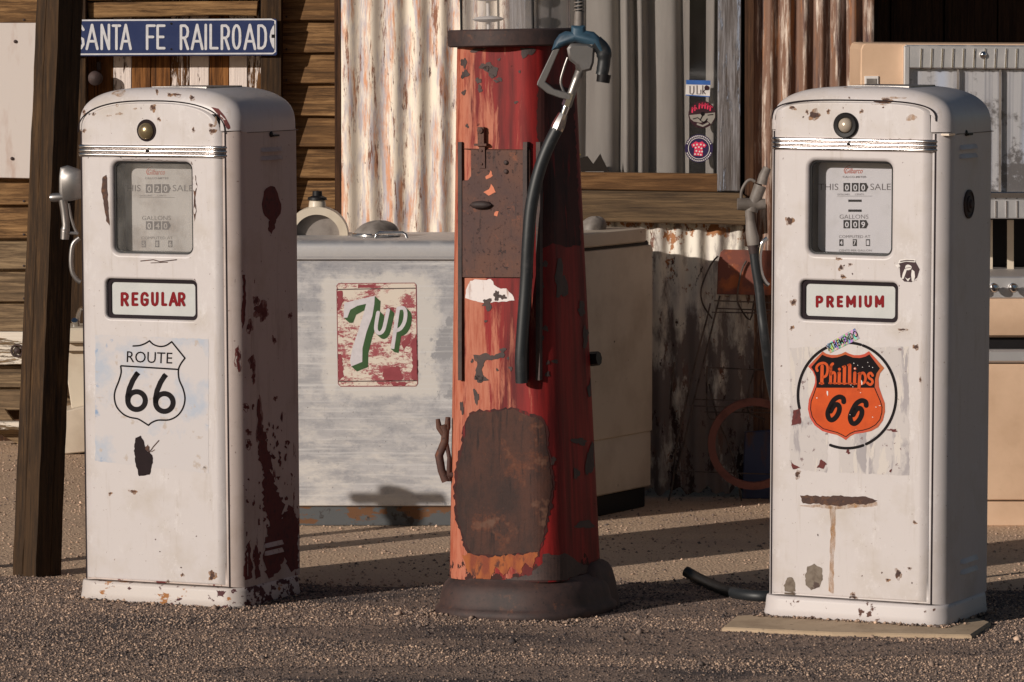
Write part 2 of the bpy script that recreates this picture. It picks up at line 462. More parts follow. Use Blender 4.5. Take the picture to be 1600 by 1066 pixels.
M['dusty_blue'] = weather('dusty_blue', lin(46, 74, 92), [dict(color=lin(36, 54, 70), scale=22, lo=0.48, hi=0.7)], rough=0.55, bump=(70, 0.2, 0.001))
M['red_body'] = None
M['rust_sheet'] = weather('rust_sheet', lin(86, 54, 42), [dict(color=lin(70, 46, 42), scale=9, lo=0.42, hi=0.62), dict(color=lin(120, 68, 44), scale=22, detail=9, nr=0.75, lo=0.58, hi=0.70), dict(color=lin(46, 32, 31), scale=30, stretch=(3, 3, 0.3), detail=8, nr=0.7, lo=0.55, hi=0.68), dict(color=lin(44, 30, 30), scale=100, lo=0.60, hi=0.68, depth=1)], rough=0.75, bump=(90, 0.5, 0.0015))
M['rust_dark'] = weather('rust_dark', lin(64, 45, 41), [dict(color=lin(46, 34, 33), scale=14, detail=9, nr=0.75, lo=0.42, hi=0.60), dict(color=lin(92, 58, 42), scale=26, detail=9, nr=0.75, lo=0.59, hi=0.70), dict(color=lin(36, 26, 26), scale=100, lo=0.60, hi=0.68)], rough=0.7, bump=(50, 0.35, 0.0015))
M['rust_patch'] = weather('rust_patch', lin(70, 44, 36), [dict(color=lin(50, 35, 32), scale=7, stretch=(1.5, 1.5, 0.7), detail=9, nr=0.75, lo=0.42, hi=0.60), dict(color=lin(108, 60, 38), scale=8, detail=9, nr=0.75, lo=0.55, hi=0.70), dict(color=lin(36, 25, 24), scale=24, stretch=(3, 3, 0.3), detail=8, nr=0.7, lo=0.54, hi=0.68), dict(color=lin(92, 66, 54), scale=16, detail=3, lo=0.62, hi=0.70)], rough=0.72, bump=(70, 0.5, 0.002), spec=0.25)
M['rust_orange'] = weather('rust_orange', lin(150, 82, 40), [dict(color=lin(120, 56, 36), scale=30, stretch=(1, 1, 0.3), lo=0.45, hi=0.6), dict(color=lin(80, 42, 34), scale=44, stretch=(1, 1, 0.5), lo=0.55, hi=0.65)], rough=0.85, bump=(60, 0.4, 0.002))
M['salmon'] = plain('salmon', lin(205, 122, 92), 0.6)
M['white_flake'] = weather('white_flake', lin(206, 196, 194), [dict(color=lin(160, 130, 120), scale=50, stretch=(1, 1, 0.2), lo=0.55, hi=0.65)], rough=0.6)
M['enamel'] = weather('enamel', lin(196, 184, 166), [dict(color=lin(176, 160, 140), scale=6, lo=0.45, hi=0.7), dict(color=lin(60, 46, 40), scale=30, lo=0.715, hi=0.73, rough=0.8)], rough=0.4, spec=0.4)
M['enamel_grime'] = weather('enamel_grime', lin(192, 178, 160), [dict(color=lin(168, 152, 134), scale=5, lo=0.45, hi=0.7), dict(color=lin(56, 46, 44), scale=24, lo=0.69, hi=0.72, rough=0.8)], rough=0.5, spec=0.4)
M['beige'] = weather('beige', lin(206, 174, 146), [dict(color=lin(190, 158, 130), scale=5, lo=0.45, hi=0.7), dict(color=lin(160, 118, 84), scale=26, stretch=(2, 1, 0.4), detail=8, nr=0.7, lo=0.66, hi=0.74), dict(color=lin(90, 62, 48), scale=40, lo=0.74, hi=0.75, rough=0.8)], rough=0.4, spec=0.4)
M['cooler_metal'] = weather('cooler_metal', lin(158, 157, 159), [
    dict(color=lin(186, 184, 184), scale=6, stretch=(0.8, 1, 3.0), lo=0.42, hi=0.66, rough=0.5),
    dict(color=lin(128, 128, 134), scale=22, stretch=(1, 1, 1.3), detail=8, nr=0.7, lo=0.54, hi=0.72, rough=0.45, bias=(('Z', 0.45, 0.8, 0.07),)),
    dict(color=lin(212, 203, 194), scale=9, stretch=(0.8, 1, 2.2), detail=9, nr=0.75, lo=0.53, hi=0.68, rough=0.6, bias=(('Z', 0.5, 0.05, 0.10),)),
    dict(color=lin(104, 98, 98), scale=90, lo=0.66, hi=0.74, rough=0.6)], rough=0.45, metal=0.2, bump=(40, 0.12, 0.001))
M['cooler_paint'] = weather('cooler_paint', lin(216, 207, 196), [dict(color=lin(196, 184, 172), scale=14, lo=0.5, hi=0.75)], rough=0.6)
M['emblem'] = weather('emblem', lin(216, 204, 190), [
    dict(color=lin(156, 78, 84), scale=17, stretch=(0.8, 1, 1.7), detail=10, nr=0.8, lo=0.50, hi=0.54),
    dict(color=lin(196, 160, 150), scale=40, lo=0.62, hi=0.66)], rough=0.6)
M['crimson'] = plain('crimson', lin(150, 74, 80), 0.6)
M['logo_white'] = plain('logo_white', lin(214, 208, 212), 0.5)
M['logo_green'] = weather('logo_green', lin(52, 84, 44), [dict(color=lin(70, 96, 60), scale=30, lo=0.5, hi=0.7)], rough=0.6)
M['line_dark'] = plain('line_dark', lin(92, 80, 76), 0.6)
M['cooler_base'] = weather('cooler_base', lin(104, 70, 44), [dict(color=lin(82, 84, 86), scale=16, stretch=(1, 1, 2), lo=0.50, hi=0.54, bias=(('Z', 0.05, 0.0, 0.16),)), dict(color=lin(52, 46, 44), scale=26, lo=0.58, hi=0.64)], rough=0.8, bump=(40, 0.4, 0.002))
M['sign_blue'] = weather('sign_blue', lin(40, 52, 92), [dict(color=lin(50, 62, 100), scale=16, lo=0.45, hi=0.7)], rough=0.35)
M['sign_white'] = plain('sign_white', lin(214, 214, 218), 0.5)
def corrugated_mat(name, base, tones, seed):
    return weather(name, base, tones, rough=0.65, bump=(60, 0.35, 0.002))
M['corr_white'] = corrugated_mat('corr_white', lin(228, 214, 196), [
    dict(color=lin(176, 168, 172), scale=5.0, stretch=(6, 1, 0.7), detail=8, nr=0.7, lo=0.46, hi=0.58),
    dict(color=lin(196, 140, 106), scale=4.4, stretch=(7, 1, 0.8), detail=9, nr=0.75, lo=0.51, hi=0.60),
    dict(color=lin(126, 80, 58), scale=5.2, stretch=(8, 1, 0.9), detail=9, nr=0.78, lo=0.56, hi=0.60, depth=1),
    dict(color=lin(92, 62, 52), scale=22, stretch=(2.0, 1, 0.5), detail=9, nr=0.75, lo=0.62, hi=0.65, depth=1)], 1)
M['corr_low'] = corrugated_mat('corr_low', lin(222, 214, 200), [  # real rust, plus darkening downwards that paints in the shade low on the wall
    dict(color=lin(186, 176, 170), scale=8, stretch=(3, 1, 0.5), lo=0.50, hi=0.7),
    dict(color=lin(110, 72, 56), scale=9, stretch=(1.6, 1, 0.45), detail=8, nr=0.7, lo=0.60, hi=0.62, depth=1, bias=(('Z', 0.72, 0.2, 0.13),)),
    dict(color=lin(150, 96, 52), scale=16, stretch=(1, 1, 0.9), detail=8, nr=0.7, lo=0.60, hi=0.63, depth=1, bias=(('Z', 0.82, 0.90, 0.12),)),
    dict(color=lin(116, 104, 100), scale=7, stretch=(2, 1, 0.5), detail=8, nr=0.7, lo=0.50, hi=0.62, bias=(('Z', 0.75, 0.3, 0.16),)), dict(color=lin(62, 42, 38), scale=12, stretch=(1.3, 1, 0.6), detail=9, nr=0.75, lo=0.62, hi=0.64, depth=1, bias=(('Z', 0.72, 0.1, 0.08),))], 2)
M['corr_rust'] = corrugated_mat('corr_rust', lin(112, 80, 62), [
    dict(color=lin(206, 190, 176), scale=6, stretch=(6, 1, 0.45), detail=8, nr=0.7, lo=0.52, hi=0.62),
    dict(color=lin(158, 100, 56), scale=6, stretch=(7, 1, 0.5), lo=0.58, hi=0.68),
    dict(color=lin(70, 46, 42), scale=5, stretch=(8, 1, 0.5), detail=8, nr=0.7, lo=0.53, hi=0.62)], 3)
M['siding'] = wood('siding', lin(58, 42, 29), lin(124, 91, 58), lin(176, 138, 94), 'X')
M['siding_grey'] = wood('siding_grey', lin(66, 54, 42), lin(124, 102, 78), lin(164, 140, 108), 'X')
M['siding_white'] = wood('siding_white', lin(70, 56, 42), lin(126, 104, 78), lin(170, 140, 104), 'X', paint=lin(222, 212, 198), paint_lo=0.44)
M['post_wood'] = wood('post_wood', lin(34, 25, 18), lin(64, 46, 29), lin(98, 72, 45), 'Z')
M['door_brown'] = wood('door_brown', lin(64, 40, 22), lin(124, 80, 42), lin(156, 106, 60), 'Z')
M['door_white'] = wood('door_white', lin(70, 46, 28), lin(110, 72, 40), lin(150, 108, 66), 'Z', paint=lin(226, 212, 204), paint_lo=0.40)
M['door_peel'] = wood('door_peel', lin(64, 42, 26), lin(104, 70, 40), lin(140, 98, 58), 'Z', paint=lin(224, 210, 202), paint_lo=0.50)
M['sash_wood'] = wood('sash_wood', lin(72, 50, 32), lin(112, 80, 50), lin(138, 104, 70), 'X')
M['sill_wood'] = wood('sill_wood', lin(62, 50, 40), lin(104, 84, 62), lin(132, 108, 80), 'X', paint=lin(150, 150, 158), paint_lo=0.69)
M['jamb_wood'] = wood('jamb_wood', lin(70, 60, 54), lin(116, 112, 112), lin(146, 144, 148), 'Z', paint=lin(136, 142, 156), paint_lo=0.55)
M['dark_wood'] = wood('dark_wood', lin(44, 28, 20), lin(70, 46, 30), lin(90, 62, 42), 'Z')
M['white_board'] = weather('white_board', lin(206, 196, 190), [dict(color=lin(190, 170, 160), scale=8, stretch=(2, 1, 0.5), lo=0.55, hi=0.7), dict(color=lin(170, 130, 120), scale=50, stretch=(1, 1, 0.3), lo=0.70, hi=0.74)], rough=0.7)
M['curtain'] = weather('curtain', lin(150, 144, 136), [dict(color=lin(128, 121, 114), scale=3, stretch=(4, 1, 0.4), lo=0.4, hi=0.7)], rough=0.95, bump=(220, 0.15, 0.0006))
M['interior'] = plain('interior', lin(40, 34, 30), 0.9)
M['foil'] = weather('foil', lin(232, 230, 229), [dict(color=lin(168, 168, 172), scale=5, stretch=(8, 1, 0.12), detail=2, lo=0.50, hi=0.62), dict(color=lin(206, 214, 228), scale=3, stretch=(3, 1, 0.2), detail=1, lo=0.5, hi=0.6), dict(color=lin(116, 112, 110), scale=12, detail=8, nr=0.7, lo=0.56, hi=0.64, bias=(('Z', 1.20, 1.14, 0.16),))], rough=0.35, metal=0.35)
M['tin_grey'] = weather('tin_grey', lin(126, 118, 112), [dict(color=lin(84, 76, 70), scale=10, lo=0.45, hi=0.65)], rough=0.6)
M['wire'] = weather('wire', lin(104, 90, 82), [dict(color=lin(50, 38, 34), scale=20, lo=0.45, hi=0.6)], rough=0.6, metal=0.3)
M['rust_card'] = weather('rust_card', lin(120, 66, 52), [dict(color=lin(170, 92, 48), scale=12, lo=0.53, hi=0.65), dict(color=lin(84, 52, 46), scale=10, lo=0.5, hi=0.65), dict(color=lin(190, 140, 110), scale=26, lo=0.68, hi=0.72)], rough=0.7, bump=(40, 0.3, 0.001))
M['hoop'] = weather('hoop', lin(128, 78, 68), [dict(color=lin(96, 56, 50), scale=20, lo=0.5, hi=0.7)], rough=0.7)
M['slab'] = weather('slab', lin(176, 154, 128), [dict(color=lin(150, 128, 104), scale=9, lo=0.45, hi=0.7), dict(color=lin(120, 100, 84), scale=50, lo=0.62, hi=0.7)], rough=0.9, bump=(70, 0.4, 0.002))
M['yellow'] = plain('yellow', lin(226, 190, 30), 0.6)
M['navy'] = plain('navy', lin(50, 40, 74), 0.5)
M['pink'] = plain('pink', lin(214, 62, 92), 0.5)
M['blue_tag'] = plain('blue_tag', lin(60, 100, 168), 0.5)
M['tag_white'] = plain('tag_white', lin(218, 212, 208), 0.5)
M['eagle_dark'] = plain('eagle_dark', lin(56, 34, 40), 0.5)
def glass(name, film=0.06, tint=(0.92, 0.92, 0.93, 1), film_col=(0.5, 0.48, 0.45, 1), film_lo=0.3, film_hi=0.8):
    m = NT(name); t = m.t; t.nodes.remove(m.bsdf)
    tr = m.n('ShaderNodeBsdfTransparent'); tr.inputs[0].default_value = tint
    gl = m.n('ShaderNodeBsdfGlossy'); gl.inputs['Roughness'].default_value = 0.04
    df = m.n('ShaderNodeBsdfDiffuse'); df.inputs[0].default_value = film_col
    lw = m.n('ShaderNodeLayerWeight'); lw.inputs['Blend'].default_value = 0.5     # reflection grows towards grazing view, the same from both sides
    fr = m.math('ADD', 0.025, m.math('MULTIPLY', m.math('POWER', lw.outputs['Facing'], 4.0), 0.6))
    a = m.n('ShaderNodeMixShader'); b = m.n('ShaderNodeMixShader')
    m.l(m.ramp(m.noise(9, (1, 1, 0.4)), film_lo, film_hi, 0.0, film * 2), a.inputs[0]); m.l(tr.outputs[0], a.inputs[1]); m.l(df.outputs[0], a.inputs[2])
    m.l(fr, b.inputs[0]); m.l(a.outputs[0], b.inputs[1]); m.l(gl.outputs[0], b.inputs[2]); m.l(b.outputs[0], m.out.inputs['Surface'])
    return m.mat
M['glass'] = glass('glass', 0.012)
M['glass_dirty'] = glass('glass_dirty', 0.11, film_lo=0.25, film_hi=0.75)
M['glass_haze'] = glass('glass_haze', 0.16, film_col=(0.55, 0.5, 0.48, 1), film_lo=0.1, film_hi=0.8)
def red_body():
    m = NT('red_body')
    red, dark, sal = lin(134, 34, 33), lin(84, 23, 24), lin(174, 108, 86)
    col = m.mix(m.ramp(m.noise(6, (6, 6, 0.5)), 0.35, 0.65), red, dark)
    st = m.noise(3.2, (9, 9, 0.9), 8, 0.7, 0.2)                       # sun-bleached streaks on the weather side
    st = m.math('ADD', st, m.ramp(m.axis('Y'), -0.05, -0.15, -0.25, 0.10))
    st = m.math('ADD', st, m.ramp(m.axis('X'), -0.12, 0.12, 0.10, -0.22))
    col = m.mix(m.ramp(st, 0.50, 0.60), col, m.mix(m.ramp(m.noise(14, (6, 6, 0.6), 6, 0.7), 0.45, 0.7), sal, lin(150, 72, 52)))
    ch = m.math('ADD', m.noise(26, (1, 1, 0.7), 8, 0.65), m.math('MULTIPLY', m.noise(70, (1, 1, 1), 3), 0.06))
    ch = m.math('ADD', ch, m.ramp(m.axis('Z'), 0.22, 0.10, 0.0, 0.22))
    k = m.ramp(ch, 0.715, 0.73)
    col = m.mix(k, col, lin(62, 40, 38))
    m.set('Base Color', col); m.set('Specular IOR Level', 0.15); m.set('Roughness', m.mixf(k, 0.55, 0.85)); m.bump(m.math('SUBTRACT', m.noise(8), k), 0.25, 0.002)
    return m.mat
M['red_body'] = red_body()
def confetti():
    m = NT('confetti'); v = m.n('ShaderNodeTexVoronoi'); v.inputs['Scale'].default_value = 220
    m.l(m.coord((1, 1, 0.4)), v.inputs['Vector'])
    h = m.n('ShaderNodeHueSaturation'); h.inputs['Saturation'].default_value = 0.9; h.inputs['Value'].default_value = 0.55
    m.l(v.outputs['Color'], h.inputs['Color']); m.set('Base Color', h.outputs['Color']); m.set('Roughness', 0.4)
    return m.mat
M['confetti'] = confetti()
def ground_mat(name, stops, grit, speck, bumpk):
    m = NT(name)
    big = m.noise(1.3, (1, 1.8, 1), 5); fine = m.noise(grit, (1, 1, 1), 5, 0.75); mid = m.noise(9, (1, 1.6, 1), 5, 0.7)
    col = m.mix(m.ramp(fine, 0.38, 0.62), stops[0], stops[1])
    col = m.mix(m.ramp(mid, 0.45, 0.62, 0, 0.75), col, stops[2])
    col = m.mix(m.ramp(big, 0.5, 0.62, 0, speck), col, stops[3])
    v = m.n('ShaderNodeTexVoronoi'); v.inputs['Scale'].default_value = grit * 0.8; m.l(m.coord(), v.inputs['Vector'])
    m.set('Base Color', col); m.set('Roughness', 0.95); m.set('Specular IOR Level', 0.15)
    m.bump(m.math('ADD', fine, m.math('MULTIPLY', v.outputs['Distance'], 1.2)), bumpk, 0.006)
    return m.mat
M['dirt'] = ground_mat('dirt', (lin(172, 146, 122), lin(216, 187, 159), lin(194, 166, 140), lin(178, 153, 132)), 130, 0.6, 0.5)
M['gravel'] = ground_mat('gravel', (lin(110, 96, 88), lin(176, 150, 132), lin(128, 111, 102), lin(76, 70, 71)), 200, 0.9, 0.6)
def pebble_mat():
    m = NT('pebble')
    at_ = m.n('ShaderNodeAttribute'); at_.attribute_name = 'tone'
    r = m.n('ShaderNodeValToRGB'); e = r.color_ramp.elements
    e[0].position = 0.0; e[0].color = lin(66, 60, 60); e[1].position = 1.0; e[1].color = lin(216, 186, 162)
    for p, c in ((0.35, lin(118, 104, 97)), (0.6, lin(160, 136, 119)), (0.85, lin(190, 161, 139))):
        k = e.new(p); k.color = c
    m.l(at_.outputs['Fac'], r.inputs[0]); m.set('Base Color', r.outputs[0]); m.set('Roughness', 0.9); m.set('Specular IOR Level', 0.2)
    return m.mat
M['pebble'] = pebble_mat()
M['bare_grey'] = weather('bare_grey', lin(112, 100, 88), [dict(color=lin(88, 74, 62), scale=50, lo=0.45, hi=0.65), dict(color=lin(66, 48, 42), scale=30, lo=0.6, hi=0.66)], rough=0.7)
M['rust_deep'] = weather('rust_deep', lin(66, 36, 34), [dict(color=lin(44, 28, 28), scale=14, stretch=(1, 1, 0.4), lo=0.45, hi=0.6), dict(color=lin(104, 34, 34), scale=20, stretch=(2, 2, 0.3), lo=0.60, hi=0.68)], rough=0.75, spec=0.2)
M['halo'] = stain_mat('halo', lin(150, 112, 80), 0.36, 0.62, 0.95)
M['halo_pink'] = weather('halo_pink', lin(140, 112, 106), [dict(color=lin(112, 66, 62), scale=70, lo=0.45, hi=0.62)], rough=0.7, spec=0.2)

# ------------------------------------------------------------------ world-space builders under a parent
def mw(o):
    m = Matrix()
    while o is not None:
        m = o.matrix_basis @ m; o = o.parent
    return m
def wbuild(mb, name, mat, parent=None, smooth=None):
    if parent is not None:
        inv = mw(parent).inverted(); mb.v = [tuple(inv @ Vector(v)) for v in mb.v]
    return mb.build(name, mat, parent, smooth)
def slab_px(poly, Y, thick, bev=0.0, mb=None, wob=0.0, zlo=None):
    """solid board whose front face lies on the plane y = Y, outline given in photo pixels"""
    mb = mb or MB()
    P = [at(p[0], p[1], Y) for p in poly]
    q = ccw([(p.x, p.z) for p in P])
    if zlo is not None: q = [(x, max(z, zlo)) for x, z in q]
    if wob: q = [(x + random.uniform(-wob, wob), z + random.uniform(-wob, wob)) for x, z in q]
    rings = []
    if bev:
        qi = inset(q, bev); rings.append([(x, Y, z) for x, z in qi]); rings.append([(x, Y + bev, z) for x, z in q])
    else: rings.append([(x, Y, z) for x, z in q])
    rings.append([(x, Y + thick, z) for x, z in q])
    return mb.loft(rings)
def rect(x0, y0, x1, y1): return [(x0, y0), (x1, y0), (x1, y1), (x0, y1)]
def corrugate(px0, px1, z0, z1, Y, pitch, amp, rag=0.0):
    """wavy sheet with 1 mm thickness; front crests at y = Y"""
    x0, x1 = at(px0, 500, Y).x, at(px1, 500, Y).x
    n = int((x1 - x0) / pitch * 10); rows = 22; mb = MB(); fr = []; bk = []
    for r in range(rows):
        t = r / (rows - 1); a = []; b = []
        for i in range(n + 1):
            x = x0 + (x1 - x0) * i / n
            ph = 2 * math.pi * (x + 0.006 * math.sin(x * 11.0 + t * 2.0)) / pitch; y = Y + amp + amp * (0.85 + 0.2 * math.sin(x * 5.3 + t * 4.1)) * math.sin(ph) + 0.004 * math.sin(9.1 * t + x * 7) + 0.003 * math.sin(23 * t + x * 17)
            zb = z0 + (rag * (math.sin(x * 61) + math.sin(x * 137 + 1) * 0.7) if r == 0 else 0)
            z = zb + (z1 - zb) * t
            a.append((x, y, z)); b.append((x, y + 0.0012, z))
        fr.append(a); bk.append(b)
    mb.loft(fr, False, False, False); mb.loft(list(reversed(bk)), False, False, False)
    return mb
Y_LEFT, Y_WALL = 16.4, 14.6

# ------------------------------------------------------------------ ground
g = MB().add([(-400, -400, 0), (400, -400, 0), (400, 400, 0), (-400, 400, 0)], [(0, 1, 2, 3)])
tag(g.build('ground', M['dirt'], loc=(0, 0, 0)), kind='structure')
rn = random.Random(3); edge = []
for i in range(161):
    x = -8 + 16 * i / 160
    edge.append((x, 12.42 - 0.05 * x + 0.06 * math.sin(x * 3.1) + 0.04 * math.sin(x * 7.7 + 1) + 0.02 * rn.uniform(-1, 1), 0.004))
mb = MB(); mb.loft([[(x, -30, 0.004) for x, y, z in edge], edge], False, False, False)
tag(mb.build('gravel_apron', M['gravel'], loc=(0, 0, 0)), kind='structure')
def edge_y(x): return 12.42 - 0.05 * x + 0.06 * np.sin(x * 3.1) + 0.04 * np.sin(x * 7.7 + 1)
def pebbles(name, label, n, x0, x1, y0, y1, rmin, rmax, keep=None, tone=(0.0, 1.0), seed=1, z=0.004):
    r = np.random.default_rng(seed)
    c = np.stack([r.uniform(x0, x1, n), r.uniform(y0, y1, n)], 1)
    if keep is not None: c = c[keep(c[:, 0], c[:, 1], r)]
    n = len(c)
    base = np.array([(1, 0, 0), (0, 1, 0), (-1, 0, 0), (0, -1, 0), (0, 0, 1), (0, 0, -1)], float)
    tri = np.array([(0, 1, 4), (1, 2, 4), (2, 3, 4), (3, 0, 4), (1, 0, 5), (2, 1, 5), (3, 2, 5), (0, 3, 5)])
    rad = rmin + (rmax - rmin) * r.random(n) ** 2.6
    sc = rad[:, None] * r.uniform(0.7, 1.3, (n, 3)) * np.array([1, 1, 0.75])
    a = r.uniform(0, 6.28, n); ca, sa = np.cos(a), np.sin(a)
    v = base[None] * sc[:, None, :] + r.normal(0, 0.18, (n, 6, 3)) * rad[:, None, None]
    w = v.copy(); w[..., 0] = v[..., 0] * ca[:, None] - v[..., 1] * sa[:, None]; w[..., 1] = v[..., 0] * sa[:, None] + v[..., 1] * ca[:, None]
    w[..., 0] += c[:, 0:1]; w[..., 1] += c[:, 1:2]; w[..., 2] += z + rad[:, None] * 0.25
    f = (tri[None] + 6 * np.arange(n)[:, None, None]).reshape(-1)
    me = bpy.data.meshes.new(name); me.vertices.add(6 * n); me.vertices.foreach_set('co', w.reshape(-1))
    me.loops.add(len(f)); me.loops.foreach_set('vertex_index', f)
    me.polygons.add(8 * n); me.polygons.foreach_set('loop_start', np.arange(8 * n) * 3)
    me.update(calc_edges=True); me.validate()
    t = np.clip(r.normal(0.45, 0.26, n), 0, 1) * (tone[1] - tone[0]) + tone[0]
    dk = np.sin(c[:, 0] * 2.3 + 1) * 0.5 + np.sin(c[:, 1] * 9 + c[:, 0] * 1.7) * 0.5
    t = np.clip(t - 0.28 * (dk > 0.15), 0, 1)
    at_ = me.attributes.new('tone', 'FLOAT', 'POINT'); at_.data.foreach_set('value', np.repeat(t, 6))
    o = link(name, me, None, M['pebble']); return tag(o, label, 'gravel', kind='stuff')
pebbles('gravel', 'loose brown and grey gravel scattered over the worn asphalt', 250000, -2.6, 2.6, 10.2, 12.75, 0.0013, 0.0046,
        keep=lambda x, y, r: (y < edge_y(x) + r.normal(0, 0.06, len(x))) & ((np.sin(x * 2.3 + 1) * 0.5 + np.sin(y * 9 + x * 1.7) * 0.5 < 0.25) | (r.random(len(x)) < 0.45)), seed=4)
pebbles('loose_stones', 'scattered larger stones on the gravel in front of the pumps', 200, -2.4, 2.4, 10.7, 12.3, 0.004, 0.013, seed=9, tone=(0.15, 0.95))
pebbles('dirt_pebbles', 'small pale pebbles lying on the packed dirt behind the pumps', 26000, -2.6, 2.4, 12.3, 17.5, 0.0015, 0.006,
        keep=lambda x, y, r: y > edge_y(x), tone=(0.5, 1.0), seed=5, z=0.0)

# ------------------------------------------------------------------ storefront building
B = thing('storefront_building', 'weathered wood and rusty corrugated metal storefront behind the old fuel pumps', 'building', (0, Y_WALL, 0))
ZT = 2.75
# backing walls
xl = at(537, 500, Y_WALL).x
wbuild(MB().box((-3.2, Y_LEFT + 0.12, ZT / 2), (5.0, 0.1, ZT)).box((xl - 0.03 + 0.01, (Y_WALL + Y_LEFT) / 2 + 0.06, ZT / 2), (0.02, Y_LEFT - Y_WALL, ZT)), 'wall_backing', M['dark_wood'], B)
x_alc = at(1362, 500, Y_WALL).x
# left siding, lap boards
NAIL = MB().lathe([(0.0042, 0.0), (0.0042, 0.002), (0.0, 0.003)], (0, 0, 0), 8, 'Y').mesh('nail_head'); NAIL.materials.append(M['rust_dark'])
def lap_board(x0, x1, ytop, ybot, Y, mat):
    A, C = at(x0, ytop, Y), at(x1, ybot, Y); j = random.uniform(-0.003, 0.003)
    t = random.uniform(0.017, 0.024); b = -0.004
    zt, zb = A.z - 0.0, C.z
    v = []
    for x, dz in ((A.x, 0), (C.x, j)):
        v += [(x, Y + 0.022, zt + dz), (x, Y + 0.012, zt + dz), (x, Y - t + 0.004, zb + dz + 0.003), (x, Y - t + 0.008, zb + dz), (x, Y + 0.022, zb + dz)]
    mb = MB(); mb.loft([v[:5], v[5:]])
    o = wbuild(mb, 'siding_board', mat, B)
    for xp in ((x0 + 16, x1 - 18) if x0 > 0 else (x1 - 96, x1 - 40)):
        p_ = mw(B).inverted() @ Vector((at(xp, ybot, Y).x, Y - t + 0.006, C.z + 0.014)); q_ = link('nail_head', NAIL, o); q_.location = p_
    return o
lines_r = [-470, -420, -370, -320, -270, -220, -170, -120, -70, -20, 31, 82, 130, 180, 228, 277, 326, 376, 425, 475]
for a, b in zip(lines_r, lines_r[1:]): lap_board(432, 548, a, b + 1, Y_LEFT, M['siding'])
lines_l = [-470, -420, -370, -320, -270, -220, -170, -120, -70, -14, 36, 87, 137, 187, 237, 280, 319, 371, 420, 471, 517]
for a, b in zip(lines_l, lines_l[1:]): lap_board(-900, 134, a, b + 1, Y_LEFT, M['siding' if a < 330 else 'siding_grey'])
for (y0, y1, m_) in ((571, 604, 'siding_grey'), (604, 640, 'siding_grey')): lap_board(-900, 134, y0, y1, Y_LEFT - 0.01, M[m_])
wbuild(slab_px(rect(-900, 519, 134, 570), Y_LEFT - 0.05, 0.07, 0.003), 'sill_beam', M['siding_white'], B)
rb = MB(); c = at(27, 548, Y_LEFT - 0.055)
rb.tube([c + Vector((math.cos(a) * 0.021, -0.006, math.sin(a) * 0.021)) for a in [2 * math.pi * k / 16 for k in range(17)]], 0.0045, 6, False)
rb.lathe([(0.012, 0), (0.011, 0.012), (0.0, 0.016)], c, 10, 'Y')
wbuild(rb, 'ring_bolt', M['rust_dark'], B, 40)
wbuild(slab_px([(-20, 640), (8, 640), (46, 690), (34, 698), (-20, 668)], Y_LEFT - 0.12, 0.03, 0.002, zlo=0.0), 'brace_board', M['siding_grey'], B)
wbuild(slab_px(rect(-60, 660, 40, 672), Y_LEFT - 0.2, 0.05, 0.003, zlo=-0.01), 'ground_board', M['siding_white'], B)
# white panel screwed on to the siding
wp = slab_px([(-90, 36), (58, 36), (53, 279), (-90, 276)], Y_LEFT - 0.04, 0.022, 0.002)
wpo = wbuild(wp, 'wall_panel', M['white_board'], B)
for (x, y) in ((24, 65), (19, 248)):
    wbuild(MB().lathe([(0.007, 0), (0.006, 0.004), (0.0, 0.006)], at(x, y, Y_LEFT - 0.04), 8, 'Y'), 'screw_head', M['rust_dark'], wpo, 40)
# door
D = bpy.data.objects.new('door', None); COL.objects.link(D); D.parent = B
D.location = mw(B).inverted() @ at(270, 500, Y_LEFT)
cuts = [130, 152, 177, 206, 236, 267, 296, 327, 358, 387, 409]
kinds = ['door_brown', 'door_brown', 'door_white', 'door_brown', 'door_brown', 'door_peel', 'door_white', 'door_brown', 'door_white', 'door_peel']
for a, b, k in zip(cuts, cuts[1:], kinds):
    wbuild(slab_px(rect(a + 0.4, -60, b - 0.4, 610), Y_LEFT + random.uniform(0.0, 0.004), 0.03, 0.0025), 'plank', M[k], D)
kn = MB(); c = at(151, 122, Y_LEFT)
kn.lathe([(0.024, 0.0), (0.024, 0.004), (0.009, 0.008), (0.008, 0.035), (0.02, 0.042), (0.0275, 0.054), (0.026, 0.066), (0.016, 0.075), (0.0, 0.077)], c, 20, 'Y')
wbuild(kn, 'door_knob', M['rust_dark'], D, 40)
wbuild(MB().box(at(150, 103, Y_LEFT) + Vector((0.012, -0.012, 0)), (0.014, 0.024, 0.03)), 'latch', M['rust_dark'], D)
# door frame
wbuild(slab_px([(408, -470), (441, -470), (440, 620), (407, 620)], Y_LEFT - 0.075, 0.1, 0.004), 'door_jamb', M['post_wood'], B)
wbuild(slab_px([(92, -470), (135, -470), (135, 620), (92, 620)], Y_LEFT - 0.075, 0.1, 0.004), 'door_jamb', M['post_wood'], B)
wbuild(slab_px([(136, 3), (404, 1), (402, 25), (340, 24), (138, 29)], Y_LEFT - 0.05, 0.06, 0.004), 'lintel_board', M['siding'], B)
wbuild(slab_px([(136, -28), (405, -30), (405, -1), (136, 1)], Y_LEFT - 0.065, 0.07, 0.004), 'lintel_board', M['siding'], B)
wbuild(slab_px(rect(136, -470, 405, -33), Y_LEFT - 0.05, 0.06, 0.004), 'lintel_board', M['siding'], B)
